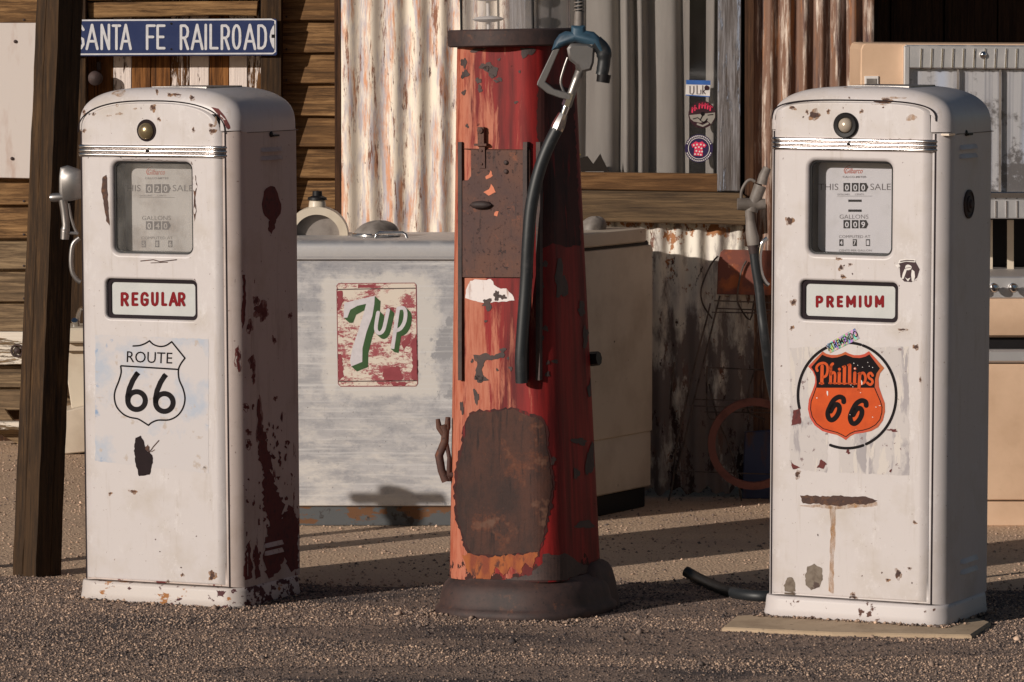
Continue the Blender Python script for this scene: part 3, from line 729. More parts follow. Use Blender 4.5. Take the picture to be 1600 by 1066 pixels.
# corrugated sheets
wbuild(corrugate(534, 812, 0.02, ZT, Y_WALL - 0.02, 0.073, 0.010, 0.0), 'corrugated_sheet', M['corr_white'], B, 60)
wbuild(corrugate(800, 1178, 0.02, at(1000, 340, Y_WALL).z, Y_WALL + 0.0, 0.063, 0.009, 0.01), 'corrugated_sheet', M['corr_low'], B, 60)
wbuild(corrugate(1172, 1363, 0.02, ZT, Y_WALL + 0.01, 0.057, 0.0105, 0.0), 'corrugated_sheet', M['corr_rust'], B, 60)
wbuild(MB().box((x_alc - 0.03, Y_WALL + 0.75, ZT / 2), (0.04, 1.4, ZT)), 'alcove_wall', M['dark_wood'], B)
wbuild(MB().box((x_alc + 1.35, Y_WALL + 1.36, ZT / 2), (2.75, 0.03, ZT)), 'wall_backing', M['dark_wood'], B)
for i in range(14):
    x = x_alc + 0.07 + 0.19 * i
    wbuild(MB().box((x, Y_WALL + 1.3 + random.uniform(-0.004, 0.004), ZT / 2), (0.184, 0.03, ZT)), 'wall_plank', M['dark_wood'], B)
# window
Wd = bpy.data.objects.new('window', None); COL.objects.link(Wd); Wd.parent = B
Wd.location = mw(B).inverted() @ at(1000, 298, Y_WALL)
def curtain(px0, px1, seed):
    """hanging cloth with irregular folds"""
    r = random.Random(seed); x0, x1 = at(px0, 200, Y_WALL + 0.1).x, at(px1, 200, Y_WALL + 0.1).x; n = int((x1 - x0) / 0.003)
    br = [x0]
    while br[-1] < x1: br.append(br[-1] + r.choice((0.035, 0.05, 0.07, 0.10, 0.13)) * r.uniform(0.8, 1.2))
    amp = [r.uniform(0.02, 0.045) for _ in br]; sk = [r.uniform(0.25, 0.7) for _ in br]; rings = []
    for t in (0.0, 0.2, 0.4, 0.6, 0.8, 1.0):
        row = []
        for i in range(n + 1):
            x = x0 + (x1 - x0) * i / n; u = min(max(x + 0.008 * math.sin(t * 2.2 + seed) + 0.004 * math.sin(t * 6 + x * 9), x0), x1)
            k = max(q for q in range(len(br)) if br[q] <= u + 1e-9); f = (u - br[k]) / ((br[k + 1] - br[k]) if k + 1 < len(br) else 0.1)
            f = (f / sk[k] * 0.5) if f < sk[k] else 0.5 + (f - sk[k]) / (1 - sk[k]) * 0.5
            row.append((x, Y_WALL + 0.145 - amp[k] * 1.6 * math.sin(math.pi * min(f, 1.0)) ** 0.8, 1.0 + 1.75 * t))
        rings.append(row)
    return MB().loft(rings, False, False, False)
wbuild(curtain(770, 1077, 5), 'curtain', M['curtain'], Wd, 80)
wbuild(curtain(1103, 1150, 8), 'curtain', M['curtain'], Wd, 80)
wbuild(slab_px(rect(760, -500, 1168, 330), Y_WALL + 0.22, 0.02), 'interior_dark', M['interior'], Wd)
wbuild(slab_px(rect(780, -500, 1132, 285), Y_WALL + 0.03, 0.004), 'pane', M['glass'], Wd)
wbuild(slab_px([(780, 268), (1122, 272), (1122, 300), (780, 294)], Y_WALL + 0.0, 0.05, 0.003), 'bottom_rail', M['sash_wood'], Wd)
wbuild(slab_px([(1126, -500), (1161, -500), (1157, 299), (1121, 299)], Y_WALL - 0.012, 0.06, 0.003), 'jamb', M['jamb_wood'], Wd)
wbuild(slab_px([(1163, -500), (1180, -500), (1178, 385), (1164, 385)], Y_WALL + 0.0, 0.03, 0.002), 'casing', M['dark_wood'], Wd)
wbuild(slab_px([(780, -500), (822, -500), (822, 299), (780, 299)], Y_WALL - 0.014, 0.06, 0.003), 'jamb', M['jamb_wood'], Wd)
wbuild(slab_px([(770, 296), (1160, 302.5), (1166, 308), (1166, 352), (1000, 348), (770, 343)], Y_WALL - 0.05, 0.11, 0.004), 'sill', M['sill_wood'], Wd)
pz = Y_WALL + 0.0295
PP = Plane((0, pz, 0), (0, -1, 0))
# stickers on the pane
dc = Decal(PP, 0.0005); dc.poly([(1072, 125), (1110, 126), (1109, 152), (1071, 149)]); dc.build('window_sticker', M['tag_white'], Wd)
dc = Decal(PP, 0.001); dc.poly([(1072, 125), (1110, 126), (1110, 133), (1072, 132)]); dc.stroke([(1071.5, 148.5), (1109, 151.2)], 1.6, cap=False); dc.build('window_sticker', M['blue_tag'], Wd)
dc = Decal(PP, 0.0015)
dc.stroke([(1078, 135), (1078, 146), (1082, 147.5), (1084, 144), (1084, 135)], 1.3); dc.stroke([(1089, 134), (1089, 147), (1095, 147), (1095, 141)], 1.3)
dc.stroke([(1098, 134), (1098, 147)], 1.3); dc.stroke([(1103, 139), (1099, 143), (1102, 147)], 1.3); dc.blob(1104.5, 137.5, 4, 4, 0.1)
dc.build('sticker_print', M['eagle_dark'], Wd)
def disc(d, cx, cy, r, off=None): d.mesh2d([(cx, cy)] + [(cx + r * math.cos(R(a)), cy + r * math.sin(R(a))) for a in range(0, 360, 12)], [(0, k, k % 30 + 1) for k in range(1, 31)], off)
dc = Decal(PP, 0.0005); disc(dc, 1097, 179, 21.5); dc.build('window_sticker', M['eagle_dark'], Wd)
dc = Decal(PP, 0.001)
dc.poly([(1077, 180), (1117, 176), (1117, 184), (1111, 194), (1104, 188), (1095, 192), (1084, 190), (1079, 186)]); dc.stroke([(1090, 194), (1098, 197), (1106, 193)], 3); dc.build('sticker_print', M['curtain'], Wd)
dc = Decal(PP, 0.0015)
for i, (x, y) in enumerate(((1082, 172), (1086, 169), (1093, 166), (1097.5, 165), (1102, 165.5), (1106, 166.5), (1110, 169))):
    dc.stroke([(x, y - 3.5), (x - 0.5, y + 3.5)], 2.4); dc.stroke([(x, y - 3), (x + 3, y + (i % 2) * 3 - 1.5)], 1.4)
dc.build('lettering', M['pink'], Wd)
dc = Decal(PP, 0.0018); disc(dc, 1098, 178, 3.2); dc.stroke([(1098, 180), (1094, 188), (1100, 192), (1105, 186)], 1.8); dc.stroke([(1083, 186), (1090, 184), (1094, 187)], 1.4); dc.stroke([(1106, 180), (1114, 179)], 1.4); dc.build('sticker_print', M['black_print'], Wd)
dc = Decal(PP, 0.0005); disc(dc, 1092, 232, 22); dc.build('window_sticker', M['navy'], Wd)
dc = Decal(PP, 0.001)
for a0, a1 in ((200, 340), (20, 160)):
    for a in range(a0, a1, 9): dc.stroke([(1092 + 19.6 * math.cos(R(a)), 232 + 19.6 * math.sin(R(a))), (1092 + 19.6 * math.cos(R(a + 5)), 232 + 19.6 * math.sin(R(a + 5)))], 2.0, cap=False)
dc.stroke([(1092 + 16.5 * math.cos(R(a)), 232 + 16.5 * math.sin(R(a))) for a in range(0, 361, 15)], 0.9, cap=False); dc.build('lettering', M['tag_white'], Wd)
dc = Decal(PP, 0.0014); dc.poly([(1080, 226), (1087, 221), (1092, 223), (1097, 221), (1104, 227), (1101, 231), (1098, 229.5), (1098, 244), (1084, 243), (1085, 229.5), (1082, 231)]); dc.build('sticker_print', M['pink'], Wd)
dc = Decal(PP, 0.0018)
for (x, y) in ((1084, 227), (1089, 226), (1095, 226), (1100, 227), (1087, 231), (1092, 230), (1096, 232), (1088, 236), (1093, 237), (1097, 237), (1086, 241), (1091, 241), (1095, 242)): disc(dc, x, y, 1.35)
dc.build('sticker_print', M['tag_white'], Wd)
dc = Decal(PP, 0.0005); dc.poly([(898, 268), (906, 247), (918, 244), (927, 256), (938, 240), (943, 252), (952, 268)]); dc.build('window_sticker', M['interior'], Wd)
dc = Decal(PP, 0.0009); dc.poly([(893, 226), (901, 233), (907, 242), (897, 244)]); dc.build('window_sticker', M['yellow'], Wd)

# ------------------------------------------------------------------ white computing pumps
PW, PD, PH = 0.505, 0.358, 1.398
def loaf(hw, z0, ztop, h, n, seg=28):
    """front outline, counter-clockwise seen from the front (x to the right, z up)"""
    pts = [(-hw, z0), (hw, z0)]
    for k in range(seg + 1):
        a = math.pi * k / seg; c, s_ = math.cos(a), math.sin(a)
        x = hw * math.copysign(abs(c) ** (2 / n), c); z = ztop - h + h * abs(s_) ** (2 / n)
        pts.append((x, z))
    return pts
def loaf_solid(prof, yf, yb, r, rb=0.004, n=6, zk=1.0):
    fr = []
    for k in range(n + 1):
        a = R(90 * k / n)                                             # a=0: front face, inset r; a=90: side, inset 0
        fr.append([(x, yf + r * (1 - math.cos(a)), z0 + (z - z0) * zk) for (x, z), (x0, z0) in zip(inset(prof, r * (1 - math.sin(a))), prof)])
    bk = []
    for k in range(4):
        a = R(90 * k / 3)
        bk.append([(x, yb - rb * (1 - math.sin(a)), z) for x, z in inset(prof, rb * (1 - math.cos(a)))])
    return MB().loft(fr + bk)
def cutter(w, h, r, cx, cz, yf, depth, lip):
    """opening with a pressed-in rounded lip"""
    rings = [[(x, yf - 0.02, z) for x, z in rounded_rect(w + 2 * lip, h + 2 * lip, r + lip, 6, cx, cz)]]
    for k in range(5):
        a = R(90 * k / 4)
        e = lip * (1 - math.sin(a)); d = lip * (1 - math.cos(a))
        rings.append([(x, yf + d, z) for x, z in rounded_rect(w + 2 * e, h + 2 * e, r + e, 6, cx, cz)])
    rings.append([(x, yf + depth, z) for x, z in rounded_rect(w, h, r, 6, cx, cz)])
    return MB().loft(rings)
def carve(mb, cutters, name):
    o = link(name, mb.mesh(name)); tmp = [o]
    for c in cutters:
        co = link('cutter', c.mesh('cutter')); tmp.append(co)
        m = o.modifiers.new('b', 'BOOLEAN'); m.operation = 'DIFFERENCE'; m.solver = 'EXACT'; m.object = co
    w = o.modifiers.new('w', 'WEIGHTED_NORMAL'); w.keep_sharp = True; w.weight = 90
    shade(o.data, 35)
    me = baked(o, None)
    for t in tmp: drop(t)
    shade(me, 35)
    o2 = link('t', me); w = o2.modifiers.new('w', 'WEIGHTED_NORMAL'); w.keep_sharp = True; w.weight = 90
    me2 = baked(o2, None); drop(o2); me2.name = name
    return me2
def make_pump(label, corner, yaw, lean, zb, spec):
    t = R(-yaw); rot = Matrix.Rotation(t, 3, 'Z')
    P0 = ground_at(corner[0], corner[1], zb)
    loc = P0 - rot @ Vector((PW / 2, -PD / 2, 0))
    root = thing('fuel_pump', label, 'fuel pump', loc, (0, R(lean), t))
    bpy.context.view_layer.update()
    MWi = mw(root).inverted(); MWm = mw(root)
    YF = -PD / 2                                                       # front of the door
    def loc_px(px, py, y=YF):
        o = MWi @ EYE; d = (MWi.to_3x3() @ ray(px, py)); k = (y - o.y) / d.y; p = o + d * k; return p.x, p.z
    def px_rect(x0, y0, x1, y1, y=YF):
        c = [loc_px(*p, y) for p in rect(x0, y0, x1, y1)]
        xa = (c[0][0] + c[3][0]) / 2; xb = (c[1][0] + c[2][0]) / 2; za = (c[2][1] + c[3][1]) / 2; zt = (c[0][1] + c[1][1]) / 2
        return (xa + xb) / 2, (za + zt) / 2, xb - xa, zt - za
    s = spec
    z_plinth = 0.052
    # openings
    dx, dz, dw, dh = px_rect(*s['meter']); sx, sz, sw, sh = px_rect(*s['grade'])
    door_prof = loaf((PW - 0.052) / 2, z_plinth + 0.006, PH - 0.036, s['door_h'], s['door_n'])
    door_prof = [(x - 0.010, z) for x, z in door_prof]
    lx, lz = loc_px(*s['lamp'])
    cut_m = lambda: cutter(dw, dh, 0.02, dx, dz, YF, 0.16, 0.011)
    cut_g = lambda: cutter(sw, sh, 0.014, sx, sz, YF, 0.03, 0.007)
    door_me = carve(loaf_solid(door_prof, YF, YF + 0.075, 0.034, zk=0.22), [cut_m(), cut_g()], 'door')
    door = link('door', door_me, root, M['pump_white'])
    shell_prof = loaf(PW / 2, z_plinth, PH - 0.135, 0.0005, 2, 2)
    shell_prof = [(-PW / 2, z_plinth), (PW / 2, z_plinth), (PW / 2, PH - 0.115), (-PW / 2, PH - 0.115)]
    hollow = MB().box((0, YF + 0.05, 0.72), (PW - 0.09, 0.2, 1.2))
    sh_me = carve(loaf_solid(shell_prof, YF + 0.008, PD / 2, 0.050, 0.02, n=8, zk=0.1), [hollow], 'cabinet')
    cab = link('cabinet', sh_me, root, s['side_mat'])
    cap_prof = loaf(PW / 2 + 0.0015, PH - 0.120, PH, 0.114, 3.0, 36)
    cap = wcap = loaf_solid(cap_prof, YF + 0.0065, PD / 2 + 0.001, 0.050, 0.03, n=8).build('top_cap', s['cap_mat'], root, 40)
    # seam bead and roof plate
    MB().box((0, 0.03, PH - 0.1205), (PW + 0.0035, PD - 0.07, 0.0022)).build('cap_seam', M['tin_grey'], root)
    MB().box((0.02, 0.03, PH - 0.0007), (0.17, 0.2, 0.004)).build('roof_plate', M['bare_steel'], root)
    MB().box((PW / 2 - 0.0400, YF + 0.0205, z_plinth + 0.615), (0.0115, 0.022, 1.225)).build('door_seam', M['seam'], root)
    MB().box((-PW / 2 + 0.0165, YF + 0.030, z_plinth + 0.615), (0.0045, 0.022, 1.225)).build('door_seam', M['seam'], root)
    pts = [(x, YF + 0.0068, z) for x, z in inset(door_prof, -0.0012)[2:]]
    MB().tube(pts, 0.0019, 6).build('door_seam', M['seam'], root)
    # plinth
    rings = []
    for (z, e, r) in ((0.0, 0.009, 0.06), (0.005, 0.011, 0.06), (0.02, 0.0085, 0.06), (0.042, 0.0065, 0.058), (0.049, 0.005, 0.056), (0.0525, 0.001, 0.05)):
        rings.append([(x, y, z) for x, y in rounded_rect(PW + 2 * e, PD + 2 * e, r, 6)])
    MB().loft(rings).build('plinth', s['base_mat'], root, 40)
    # chrome band
    bz = [loc_px(x, y)[1] for x, y in s['band']]; zc = sum(bz) / 2
    hw = (PW - 0.052) / 2 + 0.001; path = []
    for k in range(7): a = R(90 * k / 6); path.append((-hw - 0.0 + 0.03 - 0.03 * math.cos(a), YF + 0.03 - 0.03 * math.sin(a), -math.cos(a), -math.sin(a)))
    for k in range(1, 12): path.append((-hw + 0.03 + (2 * hw - 0.06) * k / 12, YF, 0, -1))
    for k in range(7): a = R(90 * k / 6); path.append((hw - 0.03 + 0.03 * math.sin(a), YF + 0.03 - 0.03 * math.cos(a), math.sin(a), -math.cos(a)))
    prof = []
    for r_ in range(3):
        z0 = 0.0165 - 0.011 * r_
        for k in range(6):
            a = R(180 * k / 5); prof.append((0.0025 + 0.006 * math.sin(a), z0 - 0.0055 * (1 - math.cos(a))))
    prof = [(-0.004, 0.0165)] + prof + [(-0.004, -0.0165)]
    rings = [[(x + nx * o_ - 0.010, y + ny * o_, zc + dz_) for o_, dz_ in prof] for x, y, nx, ny in path]
    MB().loft(rings).build('chrome_band', M['chrome'], root, 50)
    MB().lathe([(0.0045, 0), (0.004, 0.004), (0, 0.006)], (sx, YF - 0.008, zc + 0.001), 8, 'Y').build('band_screw', M['black'], root, 40)
    # lamp
    if s['bezel']:
        MB().lathe([(0.0335, -0.004), (0.0335, 0.006), (0.030, 0.0095), (0.021, 0.008), (0.020, 0.002)], (lx, YF, lz), 32, 'Y').build('lamp_bezel', M['black'], root, 40)
        MB().lathe([(0.020 * math.cos(R(a)), 0.002 + 0.016 * math.sin(R(a))) for a in range(0, 91, 15)], (lx, YF, lz), 24, 'Y').build('lamp_lens', M['lens'], root, 60)
    else:
        MB().lathe([(0.030, -0.003), (0.030, 0.0006), (0.029, 0.0015), (0.0255, 0.001)], (lx, YF, lz), 32, 'Y').build('lamp_bezel', M['chip_dark'], root, 40)
        MB().lathe([(0.023 * math.cos(R(a)), 0.001 + 0.014 * math.sin(R(a))) for a in range(0, 91, 15)], (lx - 0.001, YF, lz - 0.002), 24, 'Y').build('lamp_lens', M['brass'], root, 60)
    # meter: tunnel, dial plate, glass
    tun = MB(); ro = rounded_rect(dw + 0.012, dh + 0.012, 0.026, 6, dx, dz); ri = rounded_rect(dw - 0.009, dh - 0.009, 0.017, 6, dx, dz)
    tun.loft([[(x, YF + 0.072, z) for x, z in ro], [(x, YF + 0.010, z) for x, z in ro], [(x, YF + 0.0115, z) for x, z in ri], [(x, YF + 0.072, z) for x, z in ri]], False, False)
    tun.build('meter_frame', M['black'], root, 40)
    yp = YF + s['meter_depth']
    plate = MB().loft([[(x, yp, z) for x, z in rounded_rect(dw + 0.01, dh + 0.01, 0.02, 6, dx, dz)], [(x, yp + 0.003, z) for x, z in rounded_rect(dw + 0.01, dh + 0.01, 0.02, 6, dx, dz)]])
    dial = plate.build('dial_plate', s['plate_mat'], root)
    gm = MB().loft([[(x, YF + 0.014, z) for x, z in rounded_rect(dw + 0.004, dh + 0.004, 0.022, 6, dx, dz)], [(x, YF + 0.017, z) for x, z in rounded_rect(dw + 0.004, dh + 0.004, 0.022, 6, dx, dz)]])
    gm.build('meter_glass', s['glass'], root)
    # grade panel
    gp = MB().loft([[(x, YF + 0.016, z) for x, z in rounded_rect(sw + 0.004, sh + 0.004, 0.015, 6, sx, sz)], [(x, YF + 0.022, z) for x, z in rounded_rect(sw + 0.004, sh + 0.004, 0.015, 6, sx, sz)]])
    grade = gp.build('grade_panel', M['opal'], root)
    fr = MB(); ro = rounded_rect(sw + 0.004, sh + 0.004, 0.015, 6, sx, sz); ri = rounded_rect(sw - 0.021, sh - 0.019, 0.010, 6, sx, sz)
    fr.loft([[(x, YF + 0.02, z) for x, z in ro], [(x, YF + 0.010, z) for x, z in ro], [(x, YF + 0.0125, z) for x, z in ri], [(x, YF + 0.02, z) for x, z in ri]], False, False)
    fr.build('grade_frame', M['seam'], root, 40)
    nrm = MWm.to_3x3() @ Vector((0, -1, 0))
    return dict(root=root, door=door, cab=cab, cap=cap, dial=dial, grade=grade, loc_px=loc_px, M=MWm, YF=YF,
                plate=Plane(MWm @ Vector((0, yp, 0)), nrm), gplane=Plane(MWm @ Vector((0, YF + 0.016, 0)), nrm),
                front=Plane(MWm @ Vector((0, YF, 0)), nrm))
def side_hardware(P, px_key, px_l1, px_l2, bolt=None):
    """louvres, key hole and medallion on the right flank"""
    root = P['root']; inv = mw(root).inverted(); xs = PW / 2
    def sp(px, py):
        o = inv @ EYE; d = inv.to_3x3() @ ray(px, py); k = (xs - o.x) / d.x; return o + d * k
    for a, b in px_l1:
        p, q = sp(*a), sp(*b); m_ = MB(); n = 8; rings = []
        z = (p.z + q.z) / 2
        rings = []
        for (dxx, dz_) in ((-0.001, 0.013), (0.002, 0.010), (0.0075, 0.0), (-0.001, -0.0005)):
            rings.append([(xs + dxx, p.y + (q.y - p.y) * t, z + dz_) for t in (0.0, 0.06, 0.94, 1.0)])
        rings[2][0] = (xs - 0.001, rings[2][0][1], z); rings[2][3] = (xs - 0.001, rings[2][3][1], z)
        rings[1][0] = (xs - 0.001, rings[1][0][1], z + 0.01); rings[1][3] = (xs - 0.001, rings[1][3][1], z + 0.01)
        m_.loft(rings, False, False, False); m_.build('louvre', P['louvre_mat'], root, 60)
    k = sp(*px_key)
    MB().lathe([(0.008, -0.001), (0.008, 0.003), (0.004, 0.005), (0, 0.005)], (xs, k.y, k.z), 12, 'X').box((xs + 0.004, k.y + 0.02, k.z - 0.004), (0.006, 0.035, 0.005)).build('latch_key', M['black'], root, 40)
    return sp
GL = {'S': [[(0.95, 0.2), (0.7, 0.03), (0.3, 0.03), (0.05, 0.2), (0.1, 0.4), (0.5, 0.5), (0.9, 0.6), (0.95, 0.8), (0.7, 0.97), (0.3, 0.97), (0.05, 0.8)]],
      'A': [[(0, 1), (0.5, 0), (1, 1)], [(0.2, 0.68), (0.8, 0.68)]], 'N': [[(0, 1), (0, 0), (1, 1), (1, 0)]], 'T': [[(0, 0.03), (1, 0.03)], [(0.5, 0.03), (0.5, 1)]],
      'F': [[(1, 0.03), (0, 0.03), (0, 1)], [(0, 0.5), (0.8, 0.5)]], 'E': [[(1, 0.03), (0, 0.03), (0, 0.97), (1, 0.97)], [(0, 0.5), (0.85, 0.5)]],
      'R': [[(0, 1), (0, 0.03), (0.6, 0.03), (0.9, 0.12), (1, 0.28), (0.9, 0.45), (0.6, 0.54), (0, 0.54)], [(0.5, 0.54), (1, 1)]], 'I': [[(0.5, 0), (0.5, 1)]], 'L': [[(0, 0), (0, 0.97), (1, 0.97)]],
      'O': [[(0.5 + 0.5 * math.cos(R(a)), 0.5 + 0.48 * math.copysign(abs(math.sin(R(a))) ** 0.75, math.sin(R(a)))) for a in range(0, 361, 20)]],
      'P': [[(0, 1), (0, 0.03), (0.6, 0.03), (0.9, 0.12), (1, 0.28), (0.9, 0.47), (0.6, 0.56), (0, 0.56)]],
      'M': [[(0, 1), (0, 0), (0.5, 0.75), (1, 0), (1, 1)]], 'U': [[(0, 0), (0, 0.7), (0.15, 0.92), (0.5, 1.0), (0.85, 0.92), (1, 0.7), (1, 0)]],
      'G': [[(1, 0.2), (0.8, 0.05), (0.5, 0.0), (0.2, 0.06), (0.0, 0.25), (0.0, 0.75), (0.2, 0.94), (0.5, 1.0), (0.85, 0.94), (1, 0.8), (1, 0.55), (0.6, 0.55)]],
      'D': [[(0, 0.03), (0.5, 0.03), (0.85, 0.13), (1, 0.35), (1, 0.65), (0.85, 0.87), (0.5, 0.97), (0, 0.97), (0, 0.03)]]}
def block(word, d, org, spans, w, slope=0.0):
    x0, yt, yb = org
    for ch, (a, b) in zip(word, spans):
        for i, stn in enumerate(GL[ch]):
            d.segs([(x0 + a + w / 2 + (b - a - w) * u if ch != 'I' else x0 + (a + b) / 2, yt + w / 2 + (yb - yt - w) * v) for u, v in stn], w, d.off + 0.0006 * i)
def halos(surf, lst, mat, root):
    """bared primer and rust bleed round each chip"""
    d = Decal(surf, 0.00025)
    for (x, y, rx, ry) in lst:
        if rx * ry > 2.2: d.blob(x + 0.3, y + 0.6, rx * 1.22 + 0.9, ry * 1.25 + 1.2, 0.5, 20, 5 if rx > 5 else None, int(x * 7 + y * 3))
    d.build('paint_halo', M[mat], root)
# ---- the two white pumps
CAPW = M['pump_white']
LP = make_pump('white fuel pump marked REGULAR with a black and white highway shield poster', (375, 952), 25.4, -0.35, 0.004, dict(
    meter=(176, 253, 299, 397), grade=(165, 437, 307, 499), lamp=(229, 204), band=((128, 232), (350, 241)), bezel=False, door_h=0.085, door_n=2.5,
    side_mat=M['pump_white_worn'], cap_mat=M['pump_white'], base_mat=M['pump_base_worn'], plate_mat=M['plate_old'], glass=M['glass_dirty'], meter_depth=0.060))
RP = make_pump('white fuel pump marked PREMIUM with a round orange and black shield decal', (1473, 979), 25.4, 0.15, 0.015, dict(
    meter=(1263, 252, 1393, 399), grade=(1250, 440, 1402, 502), lamp=(1322, 196), band=((1213, 226), (1447, 226)), bezel=True, door_h=0.05, door_n=3.2,
    side_mat=M['pump_white'], cap_mat=M['pump_white'], base_mat=M['pump_base'], plate_mat=M['plate'], glass=M['glass'], meter_depth=0.060))
LP['louvre_mat'] = M['pump_white_worn']; RP['louvre_mat'] = M['pump_white']
def dial(P, ox, oy, k, digits, faint, bars=True):
    """print on the dial plate; ox, oy: pixel of the plate centre line / top"""
    g_ = Decal(P['plate'], 0.0006); b_ = Decal(P['plate'], 0.0006); r_ = Decal(P['plate'], 0.0006); w_ = Decal(P['plate'], 0.0012)
    def T(d, s_, x0, x1, y, h, bold=0.0, sh=0.0): d.text(s_, (ox + x0 * k, oy + y * k), (ox + x1 * k, oy + y * k), h * k, bold, sh)
    T(r_, 'Gilbarco', -15, 12, 3, 8.5, 0.004, 0.35); r_.stroke([(ox - 15 * k, oy + 3 * k), (ox - 17 * k, oy - 2 * k), (ox - 12 * k, oy - 8 * k), (ox - 7 * k, oy - 9 * k)], 1.0 * k, smooth=3)
    T(g_, 'CALCO-METER', -19, 18, 10, 3.0, 0.01)
    T(g_, 'THIS', -57, -26, 29, 10.5, -0.006); T(g_, 'SALE', 24, 56, 29, 10.5, -0.006)
    T(g_, 'DOLLARS', -27, -8, 37, 2.6, 0.0); T(g_, 'CENTS', 0, 14, 37, 2.6, 0.0); g_.stroke([(ox - 28 * k, oy + 38.6 * k), (ox + 27 * k, oy + 38.6 * k)], 0.5 * k, cap=False)
    T(g_, 'GALLONS', -24, 21, 74, 7, -0.008); T(g_, 'COMPUTED AT', -25, 24, 104, 4.6, -0.006); T(g_, 'CENTS PER GALLON', -25, 26, 125, 3.2, 0.0)
    for x in (-17.5, -4.5, 8):                                             # counter windows
        b_.poly(rect(ox + (x - 0.5) * k, oy + 18 * k, ox + (x + 10) * k, oy + 31.5 * k)); b_.poly(rect(ox + (x - 0.5) * k, oy + 76 * k, ox + (x + 10) * k, oy + 89 * k))
    for y in (18, 76): b_.poly([(ox + 18 * k, oy + (y + 1) * k), (ox + 21 * k, oy + (y + 6.5) * k), (ox + 18 * k, oy + (y + 12) * k)])
    for x in (-24.5, -3.5, 17): b_.poly(rect(ox + x * k, oy + 106 * k, ox + (x + 6.5) * k, oy + 116.5 * k))
    if bars:
        for y in (44, 59.5): b_.poly(rect(ox - 10.5 * k, oy + y * k, ox + 10.5 * k, oy + (y + 3.6) * k))
        for x in (-51, 51):
            w_.blob(ox + x * k, oy + 54.5 * k, 1.8 * k, 1.8 * k, 0.0)
    for x, ch in zip((-15.5, -2.5, 10), digits[0]): T(w_, ch, x, x + 6, 29.7, 9.6, 0.02)
    for x, ch in zip((-15.5, -2.5, 10), digits[1]): T(w_, ch, x, x + 6, 87.2, 9.0, 0.02)
    for x, ch in zip((-23.4, -2.4, 18.2), digits[2]): T(w_, ch, x, x + 4.2, 114.8, 7.4, 0.02)
    g_.build('dial_lettering', M['grey_print'], P['dial']); b_.build('counter_window', M['grey_print'] if faint else M['black'], P['dial'])
    r_.build('dial_script', M['script_red'], P['dial']); w_.build('counter_digits', P['digit_mat'], P['dial'])
LP['digit_mat'] = M['plate_old']; RP['digit_mat'] = M['plate']
dial(LP, 246, 270, 1.0, ('020', '040', '586'), True, False)
dial(RP, 1336, 268, 1.0, ('000', '009', '471'), False, True)
d = Decal(LP['gplane'], 0.0006); block('REGULAR', d, (188.5, 456, 479), [(0, 13), (17, 28), (31, 44), (47.5, 59.5), (63.5, 73), (75, 90), (89.5, 101.5)], 4.5); d.build('grade_lettering', M['red_print'], LP['grade'])
d = Decal(RP['gplane'], 0.0006); block('PREMIUM', d, (1274.5, 461.5, 481), [(0, 12), (16.5, 28.5), (33, 43), (47.5, 63), (67.5, 71.5), (76, 88), (92.5, 107)], 4.5); d.build('grade_lettering', M['red_print'], RP['grade'])
# ---- REGULAR: poster with highway shield
fl = LP['front']
def Z6(x, y): return (140 + x / 4.1, 420 + y / 4.1)
d = Decal(fl, 0.0005); d.rough([(149, 523), (326, 530), (326, 740), (149, 720)], 0.8, 5, None, 3)
post = d.build('poster', M['poster_blue'], LP['root'])
d = Decal(fl, 0.0010)
d.stroke([Z6(*p) for p in [(280, 495), (320, 492), (355, 480), (385, 462)]], 2.5, smooth=4); d.stroke([Z6(*p) for p in [(385, 462), (410, 485), (450, 498), (490, 492), (527, 468)]], 2.5, smooth=4)
d.stroke([Z6(*p) for p in [(527, 468), (612, 573)]], 2.5)
d.stroke([Z6(*p) for p in [(612, 573), (585, 610), (570, 650), (575, 710), (600, 770), (612, 830), (600, 890), (565, 940), (510, 968), (440, 970), (400, 985), (378, 1003)]], 2.5, smooth=4)
d.stroke([Z6(*p) for p in [(378, 1003), (350, 985), (310, 962), (260, 952), (215, 930), (175, 885), (160, 830), (165, 780), (188, 720), (203, 665), (200, 625)]], 2.5, smooth=4)
d.stroke([Z6(203, 622), Z6(567, 645)], 2.5)
d.build('shield_outline', M['black_print'], post)
d = Decal(fl, 0.0010); d.text('ROUTE', Z6(238, 598), Z6(530, 608), 18.2, 0.002); d.build('lettering', M['black_print'], post)
d = Decal(fl, 0.0010)
for ox, oy in ((0, 0), (178, 12)):
    path = [(308, 668), (278, 715), (255, 770), (245, 820), (246, 850)]
    a0 = 180
    path += [(302 + 56 * math.cos(R(a)), 845 + 57 * math.sin(R(a))) for a in range(180, -186, -12)]
    d.stroke([Z6(x + ox, y + oy) for x, y in path], 8.2, cap=False)
    d.poly([Z6(x + ox, y + oy) for x, y in [(300, 655), (326, 676), (312, 692), (288, 676)]])
d.build('numerals', M['black_print'], post)
d = Decal(fl, 0.0016)
d.rough([(212, 684), (220, 680), (224, 688), (228, 702), (238, 712), (240, 716), (234, 742), (217, 744), (212, 722), (210, 704)], 0.7, 3, None, 5)
d.build('paint_chip', M['chip_dark'], post)
d = Decal(fl, 0.0013); d.stroke([(233, 708), (240, 698), (249, 688)], 1.6, cap=False); d.stroke([(237, 706), (242, 703)], 1.2); d.blob(231, 701, 3, 6, 0.4); d.build('paint_chip', M['chip'], post)
